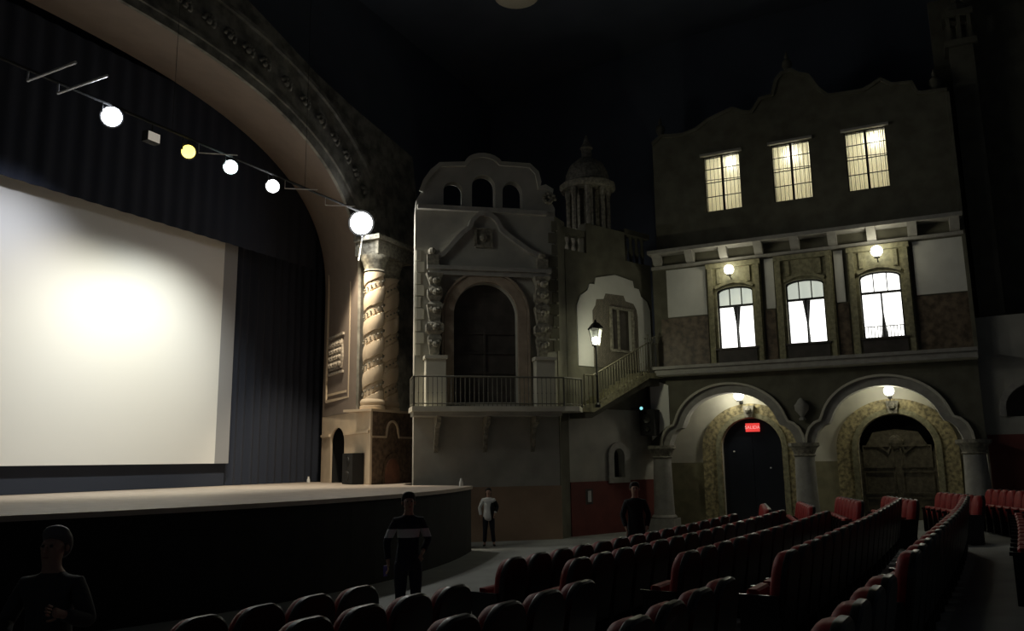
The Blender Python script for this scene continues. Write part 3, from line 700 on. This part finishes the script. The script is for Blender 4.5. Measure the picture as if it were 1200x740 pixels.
# upper windows with curtains, bars, a bulb in the room behind
bulbs = [(-.22,12.25),(.02,12.15),(-.25,12.20)]
for k,c in enumerate(WC):
    P = FF(c,0,10.5); w = thing('window_%d'%(k+1),None,None,P); w['kind']='structure'; w['label']='upper barred lit window, %s of three on the facade'%wl[k]
    h = uh[k]; loc(MB().plate(FF,h,-.2,-.05,[(c+(y-c)*.95,11.5+(z-11.5)*.97) for y,z in h] and [[(c+(y-c)*.95,11.5+(z-11.5)*.97) for y,z in h]]).rect(FF,c-.035,c+.035,10.55,12.48,-.18,-.06).build('window_frame','iron',w),P)
    b = MB()
    for z in (11.05,11.55,12.03): b.tube(FF(c-.6,-.02,z),FF(c+.6,-.02,z+(.0)),.016,n=6)
    b.tube(FF(c-.6,-.02,11.60),FF(c+.6,-.02,11.66),.012,n=6)
    for q in range(9): b.tube(FF(c-.52+.13*q,-.02,10.54),FF(c-.52+.13*q,-.02,12.5),.007,n=5)
    loc(b.build('iron_bars','iron',w),P)
    loc(MB().rect(FF,c-.70,c+.70,12.5,12.58,0,.12).build('window_head','mold',w),P)
    for sg in (1,-1):
        b = MB(); n = 60
        for i in range(n+1):
            y = c+sg*(.03+.55*i/n); xo = -.26+.022*math.sin(2*PI*i/6.5)
            b.v += [FF(y,xo,10.54),FF(y,xo,12.5)]
        for i in range(n): b.f.append((2*i,2*i+1,2*i+3,2*i+2))
        loc(b.build('curtain','curtain',w,True),P)
    b = MB()   # small room behind
    x0,x1 = 27.5,29.2
    b.add([(x0,c-.9,10.2),(x1,c-.9,10.2),(x1,c+.9,10.2),(x0,c+.9,10.2),(x0,c-.9,12.9),(x1,c-.9,12.9),(x1,c+.9,12.9),(x0,c+.9,12.9)],[(0,1,2,3),(4,5,6,7),(0,1,5,4),(1,2,6,5),(2,3,7,6)])
    loc(b.build('room_behind','room_glow',w),P)
    L = bpy.data.lights.new('room_bulb','POINT'); L.energy = 14; L.color=(1,.98,.90); L.shadow_soft_size=.07
    o = bpy.data.objects.new('room_bulb',L); COL.objects.link(o); o.location = (27.40,c+bulbs[k][0],bulbs[k][1])
    L = bpy.data.lights.new('room_fill','POINT'); L.energy = 40; L.color=(1,.97,.86); L.shadow_soft_size=.3  # added fill lamp farther back, brightens the curtains evenly
    o = bpy.data.objects.new('room_fill',L); COL.objects.link(o); o.location = (28.7,c,11.9)
# side return of the facade and pier beside the stair
tag(MB().plate(FF,[(8.25,5.0),(7.62,4.72),(7.62,3.36),(7.72,3.36),(7.9,3.2),(8.25,2.9)],.0,.03).build('plaster_panel',mat('bright_white_plaster',(.85,.85,.80),.9)),'white plaster patch left of the left lobed arch, under the walkway','wall panel')
# loudspeaker on wall and teal light
PS = (26.62,8.22,3.06); sp = thing('wall_loudspeaker','black loudspeaker hung on the wall beside the left arch','loudspeaker',PS,0)
MB().hexa([(-.22,-.22,0),(.25,-.25,0),(.25,.2,.0),(-.2,.25,.0),(-.3,-.28,.85),(.25,-.3,.85),(.28,.2,.85),(-.28,.25,.85)]).build('cabinet','black',sp)
MB().lathe((-.265,0,.55),[(.16,0),(.15,.02),(.05,-.01)],14,axis=(-1,0,0)).lathe((-.24,0,.22),[(.1,0),(.09,.02),(.04,-.01)],14,axis=(-1,0,0)).build('speaker_cone','iron',sp)
MB().tube((.2,.1,.4),(.36,.1,.42),.03,n=6).build('mount','iron',sp)
v = FM(2.88,.5,3.94); tl = thing('teal_lamp','small teal glowing lamp above the wall loudspeaker','lamp',v)
MB().box(-.03,.10,-.07,.07,-.07,.07).tube((.05,0,0),(.15,.42,.02),.015,n=6).build('lamp_housing','black',tl)
MB().lathe((-.03,0,0),[(.055,0),(.05,.02)],14,axis=(-1,-.3,-.1)).build('lens','led',tl)
# notice on red dado
v = FM(.80,.04,1.05); ex2 = thing('wall_notice','small white notice fixed on the dark red dado','notice',v)
loc(MB().rect(FM,.71,.86,1.0,1.34,.03,.05).build('notice_board','c_grey',ex2),v); loc(MB().rect(FM,.62,.95,.93,1.40,.0301,.035).build('backing','door',ex2),v)
# finials
for y,z,lab in ((7.55,13.5,'small stone urn finial at the left end of the facade gable'),(3.1,14.95,'small stone urn finial on the tallest point of the facade gable'),(-1.2,13.3,'small stone urn finial at the right end of the facade gable')):
    tag(MB().lathe((27.25,y,z),[(.16,0),(.16,.1),(.07,.16),(.17,.35),(.15,.5),(.05,.6),(.07,.68),(.02,.85)],12).build('urn_finial','olive',None,True),lab,'finial')
# right end: lower wall, recess, tower
FQ = lambda s,o,z:(27.3-o,s,z)
alc = arch_pts(-3.2,1.1,3.6,.75,16,3.35)
struct(MB().plate(FQ,[(-9,0),(-1.5,0),(-1.5,6.25),(-9,6.4)],-.3,0,[alc]).build('wall_side','plaster'))
struct(MB().rect(FQ,-9,-1.55,0,2.85,0,.03).build('trim_10','dado_red'))
struct(MB().plate(FQ,[(-4.6,3.2),(-1.9,3.2),(-1.9,4.6),(-4.6,4.6)],-.6,-.55).build('wall_alcove','door'))
struct(MB().band(FQ,[(y,z) for y,z in arch_pts(-3.2,1.2,3.6,.85,16,3.35)],.16,0,.1).build('trim_11','mold'))
struct(MB().box(28.4,28.7,-9,-1.3,6.2,17).build('wall_recess','olive'))
struct(MB().box(26.9,28.5,-1.55,-1.45,5.3,13.2).build('wall_facade_end','olive'))
tw = thing('bell_tower','slim dark bell tower rising right of the facade','tower',(27.9,-2.05,0))
MB().box(-.3,.35,-.33,.33,6.3,14.9).build('shaft','olive',tw)
b = MB().box(-.42,.45,-.45,.45,14.9,15.1)
for sx in (-.28,.28):
    for sy in (-.29,0,.29): b.box(sx-.06,sx+.06,sy-.05,sy+.05,15.1,15.9)
b.box(-.4,.42,-.42,.42,15.9,16.1); b.lathe((0,0,16.1),[(.35,0),(.3,.25),(.12,.45),(.04,.9)],8); b.build('belfry','olive',tw)
# ceiling rosette
rz = thing('ceiling_light','unlit pale round ceiling light','ceiling light',(21.9,10.6,17.0))
MB().lathe((0,0,0),[(.15,.0),(.55,.02),(.72,.10),(.76,.2),(.6,.3)],28).build('diffuser',mat('pale_diffuser',(.5,.46,.36),.6),rz,True)
MB().lathe((0,0,.28),[(.82,0),(.82,.06),(.1,.1),(.05,1.2)],28).build('mount','mold',rz,True)

# ------------------------------------------------------------------ stage lights on a pipe
BY = 15.05; BZ = 9.95
pipe = tag(MB().tube((6,BY,BZ),(20.3,BY,BZ),.035,n=8).tube((8.2,BY,BZ),(8.2,BY,17.4),.006,n=5).tube((12.6,BY,BZ),(12.6,BY,17.4),.006,n=5).tube((17.2,BY,BZ),(17.2,BY,17.4),.006,n=5).build('lighting_pipe','black'),'dark lighting pipe hung before the stage arch','pipe')
for k in range(22): pass
def stage_lamp(x, z, r, m, lab, w, colr, key=False):
    t = thing('stage_light', lab, 'stage light', (x,BY,z), 0)
    MB().lathe((0,0,0),[(r*.45,-.45),(r*.8,-.38),(r*1.02,-.1),(r*1.02,.0),(r*.9,.0)],20,axis=(-.62,-.75,-.22)).build('housing','black',t,True)
    ax = Vector((-.62,-.75,-.22)).normalized()
    MB().ball(ax*(-.02), r*.9, 18).build('lens', m, t, True)
    MB().tube((0,0,.1),(0,0,BZ-z),.02,n=6).tube((-r,0,0),(-r,0,.3),.015,n=5).tube((r,0,0),(r,0,.3),.015,n=5).build('yoke','iron',t)
    L = bpy.data.lights.new('stage_beam','SPOT'); L.energy = w*1.85; L.color = colr; L.shadow_soft_size = .14
    L.spot_size = math.radians(96); L.spot_blend = .9
    o = bpy.data.objects.new('stage_beam',L); COL.objects.link(o); o.location = (x,BY+.35,z-.15)
    d = Vector((min(x,15.5), 19.1, 5.2 if x < 12 else 2.0)) - o.location; o.rotation_euler = d.to_track_quat('-Z','Y').to_euler()
    # light thrown forward into the hall
    L = bpy.data.lights.new('forward_beam','SPOT'); L.energy = w*.26; L.color = colr; L.shadow_soft_size = .2; L.spot_size = math.radians(150); L.spot_blend=.8
    o = bpy.data.objects.new('forward_beam',L); COL.objects.link(o); p = Vector((x,BY,z)) + ax*(r+.35); o.location = p
    o.rotation_euler = Vector((.10,-.80,-.5)).to_track_quat('-Z','Y').to_euler()
    return t
stage_lamp(11.02,9.70,.23,'l_blue','blazing bluish white stage light, leftmost and largest of the row on the pipe',330,(.88,.91,1))
stage_lamp(13.10,9.62,.18,'l_yell','stage light glowing yellow',230,(1,.85,.45))
stage_lamp(14.43,9.67,.19,'l_cyan','stage light glowing cyan white',420,(.95,1,.96))
stage_lamp(15.93,9.62,.19,'l_white','small white stage light nearest the big bright floodlight',560,(1,1,.88))
# weak square lamp
t = thing('square_lamp','dim cream square lamp between the bluish and the yellow stage lights','stage light',(12.1,BY,9.62))
MB().box(-.17,.17,-.02,.16,-.12,.12).tube((0,.05,.12),(0,.05,.33),.015,n=5).build('housing','black',t)
MB().box(-.15,.15,-.04,-.02,-.10,.10).build('lens','l_dim',t)
# big floodlight
t = thing('floodlight','blazing white floodlight hanging before the right foot of the stage arch','floodlight',(19.82,BY,9.60))
ax = Vector((-.7,-.65,-.3)).normalized()
MB().lathe((0,0,0),[(.15,-.5),(.3,-.4),(.40,-.1),(.40,.0),(.36,.0)],20,axis=ax).build('housing','black',t,True)
MB().ball(ax*(-.03),.34,18).build('lens','l_white',t,True)
MB().tube((0,0,.2),(0,0,BZ-9.6),.025,n=6).build('yoke','iron',t)
MB().tube((-.05,-.1,-.42),(-.22,-.1,-1.25),.022,n=6).build('safety_rod',mat('white_rod',(.8,.8,.8),.5),t)
L = bpy.data.lights.new('flood_key','SPOT'); L.energy = 1500; L.color=(1,.86,.64); L.shadow_soft_size=.2; L.spot_size=math.radians(74); L.spot_blend=.5
o = bpy.data.objects.new('flood_key',L); COL.objects.link(o); o.location=(19.0,BY+.1,9.45)
d = Vector((21.0,15.9,1.2))-o.location; o.rotation_euler = d.to_track_quat('-Z','Y').to_euler()
L = bpy.data.lights.new('flood_forward','SPOT'); L.energy = 310; L.color=(1,.97,.88); L.shadow_soft_size=.2; L.spot_size=math.radians(165); L.spot_blend=.8
o = bpy.data.objects.new('flood_forward',L); COL.objects.link(o); o.location=Vector((19.82,BY,9.6))+ax*.75
o.rotation_euler = Vector((.1,-.6,-.55)).to_track_quat('-Z','Y').to_euler()
# arms reaching out from the pipe
for k,(x,y0,y1,lab) in enumerate(((9.15,BY,BY-1.5,'pale metal arm reaching from the pipe, farthest left'),(9.78,BY,BY-1.55,'pale metal arm reaching from the pipe, just left of the bluish light'))):
    o = MB().tube((x,y0,9.72),(x-.05,y1,9.72),.028,n=8).tube((x,y0,9.72),(x,y0,BZ),.02,n=6).build('pipe_arm','metal'); tag(o,lab,'metal arm')
for x,lab in ((13.6,'thin pale arm beside the yellow stage light'),(16.6,'thin pale arm beside the white stage light'),(18.3,'thin pale arm left of the big floodlight')):
    o = MB().tube((x-.2,BY,9.70),(x+.55,BY-.5,9.80),.014,n=6).tube((x-.2,BY,9.7),(x-.2,BY,BZ),.012,n=6).build('pipe_arm','metal'); tag(o,lab,'metal arm')

# ------------------------------------------------------------------ seats
def seat_proto():
    t = thing('cinema_seat','red velvet cinema seat','seat')
    # outline of the backrest: (x, z)
    def outline(w, zt, r, z0, n=10):
        p = [(-w*.92,z0),(w*.92,z0)]
        for i in range(n+1):
            a = PI/2*i/n; p.append((w-r+r*math.cos(a), zt-r*1.15+r*1.15*math.sin(a)))
        for i in range(n+1):
            a = PI/2+PI/2*i/n; p.append((-w+r+r*math.cos(a), zt-r*1.15+r*1.15*math.sin(a)))
        return p
    def pillow(layers, m, name):
        b = MB(); cnt = None
        for w,zt,r,z0,y in layers:
            o = outline(w,zt,r,z0); cnt = len(o)
            for x,z in o: b.v.append((x, y-(z-.4)*.16, z))
        for k in range(len(layers)-1):
            for i in range(cnt): b.f.append((k*cnt+i,k*cnt+(i+1)%cnt,(k+1)*cnt+(i+1)%cnt,(k+1)*cnt+i))
        b.f += [tuple(range(cnt)),tuple(range((len(layers)-1)*cnt,len(layers)*cnt))]
        return b.build(name,m,t,True)
    pillow([(.20,.93,.14,.36,.07),(.232,.962,.17,.32,.05),(.245,.975,.185,.30,.01),(.245,.975,.185,.30,-.035)],'red','backrest')
    pillow([(.252,.985,.19,.24,-.030),(.255,.988,.19,.22,-.040),(.253,.985,.19,.22,-.075),(.235,.968,.175,.24,-.092)],'shell','back_shell')
    b = MB()    # tipped-up seat cushion
    for k,(s,y) in enumerate(((.88,.10),(1,.12),(1,.19),(.85,.215))):
        for x,z in ((-.22,.30),(.22,.30),(.22,.64),(-.22,.64)): b.v.append((x*s, y+(z-.3)*.10, .47+(z-.47)*s))
    for k in range(3):
        for i in range(4): b.f.append((k*4+i,k*4+(i+1)%4,(k+1)*4+(i+1)%4,(k+1)*4+i))
    b.f += [(0,1,2,3),(12,13,14,15)]; b.build('seat_cushion','red',t)
    for sx in (-.258,.258):
        a_ = MB().box(sx-.012,sx+.012,-.06,.30,.02,.56).build('armrest','arm',t)
        MB().box(sx-.018,sx+.018,-.05,.33,.56,.60).build('arm_pad','arm',a_)
    b = MB().box(-.26,.26,.02,.09,.16,.22); b.box(-.25,-.2,-.04,.2,0,.03).box(.2,.25,-.04,.2,0,.03).box(-.24,-.21,.03,.08,0,.2).box(.21,.24,.03,.08,0,.2).build('pedestal_frame','iron',t)
    return t
proto = seat_proto(); used = False
ORD = ['first','second','third','fourth','fifth','sixth','seventh','eighth','ninth','tenth','eleventh','twelfth','thirteenth','fourteenth','fifteenth','sixteenth','seventeenth','eighteenth','nineteenth']
def put(x,y,z,rz,lab,grp):
    global used
    if not used:
        used = True; proto.location=(x,y,z); proto.rotation_euler=(0,0,rz); proto['label']=lab; proto['group']=grp
    else: dup(proto,(x,y,z),rz,lab,grp)
rows = [ # ytop at X=5, slope, near block X list end, count, mid block start, count
 (4.98,-.125, 6.38, 4, 8.93,15, .20), (3.92,-.108, 6.33, 4, 8.60,16, .27), (2.72,-.100, 6.30, 4, 8.72,13, .37), (1.53,-.078, 6.19, 4, 8.25,18, .46), (.46,-.085, 6.12, 4, 7.78,18, .54), (-.62,-.085, 0, 0, 11.2,11, .62)]
rn = ['front row','second row','third row','fourth row','fifth row','sixth row']
PITCH = .555
for r,(y5,sl,xe,cnt,xs,cm,fz) in enumerate(rows):
    rz = math.atan(sl)
    ty = .09   # top of the backrest leans back
    for k in range(cnt):
        x = xe-k*PITCH; put(x, y5+sl*(x-5)+ty, fz, rz, 'red seat in the near left block, %s, %s from the aisle'%(rn[r],ORD[k]), 'seats of the near left block, %s'%rn[r])
    for k in range(cm):
        x = xs+k*PITCH; y = y5+sl*(x-5)+ty + .004*max(0,x-13)**2; z = fz + .009*max(0,x-13)
        put(x, y, z, rz+.008*max(0,x-13), 'red seat in the middle block, %s, %s from the near aisle'%(rn[r],ORD[k]), 'seats of the middle block, %s'%rn[r])
    # far block, turned towards the stage
    an = math.radians(11.5); fx = (18.7,19.0,18.3,19.3,19.8,20.0)[r]; fy = y5+sl*(fx-5)+.05
    for k in range(7):
        x = fx+math.cos(an)*PITCH*k; y = fy+math.sin(an)*PITCH*k
        if x > 25.8: continue
        put(x, y, floor_z(x,y)+(.08 if r==2 else 0), an, 'red seat in the far right block, %s, %s from the aisle'%(rn[r],ORD[k]), 'seats of the far right block, %s'%rn[r])
# raised platform below the far block and rise of the middle block
FZf = .18

# ------------------------------------------------------------------ people
def skin_mesh(chains, subdiv=2):
    """chains: list of (list of (pos, (rx, ry))); first vertex of a later chain may be a key into an earlier one"""
    verts=[]; edges=[]; rad=[]; key={}
    for ch in chains:
        prev=None
        for it in ch:
            if isinstance(it,str): prev=key[it]; continue
            if len(it)==3: nm,p,r = it
            else: nm=None; p,r = it
            verts.append(p); rad.append(r if isinstance(r,tuple) else (r,r)); i=len(verts)-1
            if nm: key[nm]=i
            if prev is not None: edges.append((prev,i))
            prev=i
    me=bpy.data.meshes.new('m'); me.from_pydata(verts,edges,[]); o=bpy.data.objects.new('tmp',me); COL.objects.link(o)
    md=o.modifiers.new('s','SKIN'); md.use_smooth_shade=True
    for i,r in enumerate(rad): me.skin_vertices[0].data[i].radius=r; me.skin_vertices[0].data[i].use_root=(i==0)
    sb=o.modifiers.new('d','SUBSURF'); sb.levels=subdiv; sb.render_levels=subdiv
    dg=bpy.context.evaluated_depsgraph_get(); dg.update()
    out=bpy.data.meshes.new_from_object(o.evaluated_get(dg)); bpy.data.objects.remove(o); return out
def merge(meshes, name, m, parent):
    bm=bmesh.new()
    for me in meshes: bm.from_mesh(me)
    out=bpy.data.meshes.new(name); bm.to_mesh(out); bm.free()
    for p in out.polygons: p.use_smooth=True
    out.materials.clear(); out.materials.append(m if not isinstance(m,str) else K[m]); o=bpy.data.objects.new(name,out); COL.objects.link(o); o.parent=parent; return o
def person(locn, rz, H, label, armL, armR, legL, legR, coat, pants, hair, extra=None, head_turn=0, long_hair=False, sleeves=True):
    k=H/1.75; t=thing('person',label,'person',locn,rz); t.scale=(k,k,k)
    def arm(sg,a):
        sh=Vector((sg*.165,0,1.395)); el=Vector(a[0]); wr=Vector(a[1]); return sh,el,wr
    parts=[]
    body=[[('pel',(0,0,.95),(.13,.10)),('bel',(0,.0,1.10),(.12,.095)),('che',(0,0,1.28),(.145,.105)),('uc',(0,0,1.40),(.085,.075)),('nk',(0,.0,1.49),.052),('hb',(0,.028,1.548),(.06,.066)),('hm',(0,.02,1.63),(.080,.094)),('ht',(0,.01,1.70),(.068,.078))]]
    for sg,a in ((-1,armL),(1,armR)):
        sh,el,wr=arm(sg,a); d=(wr-el).normalized(); pm=wr+d*.075
        body.append(['uc',(tuple(sh),.055),(tuple((sh+el)/2),.045),(tuple(el),.038),(tuple((el+wr)/2),.036),(tuple(wr),.026),(tuple(wr+d*.04),(.036,.02)),(tuple(pm),(.036,.018))])
    for sg,l in ((-1,legL),(1,legR)):
        kn=Vector(l[0]); an=Vector(l[1]); hp=Vector((sg*.095,0,.88))
        body.append(['pel',(tuple(hp),.095),(tuple((hp+kn)/2),.078),(tuple(kn),.056),(tuple(kn.lerp(an,.35)),.056),(tuple(an),.036),(tuple(an+Vector((sg*.015,.12,-.045))),(.034,.028))])
    meshes=[skin_mesh(body)]
    # nose, ears, fingers
    meshes.append(skin_mesh([[((0,.103,1.655),.008),((0,.126,1.615),.014),((0,.112,1.60),.012)]],1))
    for sg in (-1,1): meshes.append(skin_mesh([[((sg*.080,.005,1.65),.012),((sg*.088,-.005,1.635),.014),((sg*.080,.0,1.605),.009)]],1))
    for sg,a in ((-1,armL),(1,armR)):
        sh,el,wr=arm(sg,a); d=(wr-el).normalized(); side=d.cross(Vector((0,1,0)) if abs(d.y)<.8 else Vector((0,0,1))).normalized(); nrm=d.cross(side)
        for q,(off,ln) in enumerate(((-.027,.062),(-.009,.074),(.009,.07),(.026,.052))):
            b0=wr+d*.085+nrm*off; meshes.append(skin_mesh([[(tuple(b0),.0095),(tuple(b0+d*ln*.5+side*.006*sg),.009),(tuple(b0+d*ln*.85+side*.022*sg),.008),(tuple(b0+d*ln*1.0+side*.04*sg),.007)]],1))
        b0=wr+d*.03+nrm*.03*1; meshes.append(skin_mesh([[(tuple(b0),.011),(tuple(b0+d*.035+nrm*.022),.010),(tuple(b0+d*.065+nrm*.03),.008)]],1))
    merge(meshes,'body','skin',t)
    b=MB()
    for sg in (-1,1): b.ball((sg*.03,.097,1.652),.011,8)
    b.build('eyes','eye',t,True)
    merge([skin_mesh([[((-.022,.103,1.577),.005),((0,.109,1.577),.006),((.022,.103,1.577),.005)]],1)],'mouth',mat('lips',(.30,.12,.10),.6),t)
    hc=[[((0,.055,1.728),(.068,.045)),((0,.0,1.73),(.10,.078)),((0,-.045,1.67),(.108,.066)),((0,-.05,1.60),(.095,.055))]+([((0,-.06,1.50),(.085,.035)),((0,-.06,1.40),(.08,.025))] if long_hair else [((0,-.05,1.55),(.05,.03))])]
    merge([skin_mesh(hc)],'hair',hair,t)
    ch=[[('p',(0,0,.74),(.19,.165)),((0,0,.90),(.19,.165)),((0,0,1.02),(.17,.145)),((0,0,1.14),(.15,.12)),('c',(0,0,1.28),(.165,.125)),('u',(0,0,1.395),(.115,.10)),((0,0,1.46),(.082,.08)),((0,0,1.50),(.066,.068))]]
    for sg,a in ((-1,armL),(1,armR)):
        sh,el,wr=arm(sg,a); ch.append(['u',(tuple(sh),.068),(tuple((sh+el)/2),.062),(tuple(el),.056),(tuple((el+wr)/2),.052),(tuple(el.lerp(wr,.95)),.044)])
    merge([skin_mesh(ch)],'jacket',coat,t)
    tr=[[('p',(0,0,.93),(.14,.115)),]]
    for sg,l in ((-1,legL),(1,legR)):
        kn=Vector(l[0]); an=Vector(l[1]); hp=Vector((sg*.095,0,.84)); tr.append(['p',(tuple(hp),.11),(tuple((hp+kn)/2),.095),(tuple(kn),.075),(tuple(kn.lerp(an,.5)),.07),(tuple(kn.lerp(an,.93)),.066)])
    merge([skin_mesh(tr)],'trousers',pants,t)
    for sg,l in ((-1,legL),(1,legR)):
        an=Vector(l[1]); merge([skin_mesh([[(tuple(an+Vector((0,-.05,-.035))),(.042,.04)),(tuple(an+Vector((sg*.005,.05,-.045))),(.044,.035)),(tuple(an+Vector((sg*.02,.15,-.055))),(.042,.026)),(tuple(an+Vector((sg*.022,.19,-.06))),(.03,.02))]])],'shoe','shoe',t)
    if extra: extra(t)
    return t
def banded(name, base, band, z0, z1):
    m=mat(name,base,.9); nt=m.node_tree; bs=nt.nodes['Principled BSDF']
    tc=nt.nodes.new('ShaderNodeTexCoord'); sx=nt.nodes.new('ShaderNodeSeparateXYZ'); a=nt.nodes.new('ShaderNodeMath'); a.operation='GREATER_THAN'; a.inputs[1].default_value=z0
    c=nt.nodes.new('ShaderNodeMath'); c.operation='LESS_THAN'; c.inputs[1].default_value=z1; mu=nt.nodes.new('ShaderNodeMath'); mu.operation='MULTIPLY'
    mx=nt.nodes.new('ShaderNodeMix'); mx.data_type='RGBA'; mx.inputs['A'].default_value=(*base,1); mx.inputs['B'].default_value=(*band,1)
    nt.links.new(tc.outputs['Object'],sx.inputs[0]); nt.links.new(sx.outputs['Z'],a.inputs[0]); nt.links.new(sx.outputs['Z'],c.inputs[0])
    nt.links.new(a.outputs[0],mu.inputs[0]); nt.links.new(c.outputs[0],mu.inputs[1]); nt.links.new(mu.outputs[0],mx.inputs['Factor']); nt.links.new(mx.outputs['Result'],bs.inputs['Base Color'])
    return m
def face_cam(x,y,off=0): return math.atan2(-y,-x)-PI/2+off
LL=((-.10,.02,.48),(-.10,-.02,.085)); LR=((.10,.02,.48),(.10,-.02,.085))
# 1: before the stage in a banded jacket
def ph(t):
    pass
x,y=9.75,6.5; z=floor_z(x,y)
person((x,y,z),face_cam(x,y,.15),1.83,'person in navy jacket with pale band across chest and sleeves, standing before stage',
 ((-.27,.0,1.15),(-.17,.16,1.02)),((.28,-.02,1.14),(.27,.06,.90)),LL,LR,banded('banded_jacket',(.015,.017,.028),(.60,.60,.60),1.19,1.30),'c_navy','hair')
tag(MB().box(-.035,.035,-.008,.008,-.07,.07).build('phone','purple',None,False,(x-.15,y+.27,z+.80)),'small violet phone held at the hip by the person in the banded jacket','phone')
# 2: at the left, dark clothes
x,y=3.60,5.15; z=floor_z(x,y)
person((x,y,z),face_cam(x,y,-.5),1.70,'person in dark clothes standing at the far left before the stage, hair paler for its highlights',
 ((-.28,.02,1.16),(-.20,.22,1.24)),((.29,.0,1.15),(.16,.22,1.10)),LL,LR,'c_dark','c_black','sheen_hair')
# 3: by the red dado
x,y=15.1,5.0; z=floor_z(x,y)
person((x,y,z),face_cam(x,y,.1),1.72,'person in black coat standing in front of the dark red dado',
 ((-.25,.0,1.15),(-.19,.12,.93)),((.25,.0,1.15),(.20,.12,.93)),LL,LR,'c_black','c_black','hair')
# 4: beside the stage
x,y=20.45,11.0
def vest(t):
    ch=[[((.13,-.0,1.0),(.07,.12)),('m',(.12,.0,1.2),(.075,.13)),((.12,0,1.38),(.075,.10))],['m',((.22,0,1.2),.055)]]
    merge([skin_mesh([[((-.10,.0,.72),(.10,.155)),((-.10,.0,.95),(.10,.15)),((-.10,.0,1.2),(.09,.145)),((-.10,0,1.40),(.08,.10))],])],'open_vest','c_black',t)
    merge([skin_mesh([[((-.165,0,1.38),.085),((-.27,-.03,1.17),.075),((-.21,.08,1.02),.06)]])],'dark_sleeve','c_black',t)
person((x,y,0),face_cam(x,y,.0),1.55,'person in white top and dark trousers standing beside the end of the stage',
 ((-.27,-.03,1.17),(-.19,.10,.98)),((.28,.0,1.16),(.24,.08,.92)),((-.12,.03,.48),(-.16,-.02,.085)),((.11,.04,.48),(.13,.02,.085)),'c_white','c_navy','hair',vest,0,True)

# ------------------------------------------------------------------ world and view
w=bpy.data.worlds.new('world'); SC.world=w; w.use_nodes=True
w.node_tree.nodes['Background'].inputs[0].default_value=(.75,.85,1,1); w.node_tree.nodes['Background'].inputs[1].default_value=.014
SC.view_settings.view_transform='Standard'; SC.view_settings.look='None'; SC.view_settings.exposure=0; SC.view_settings.gamma=1
SC.view_settings.use_curve_mapping=False
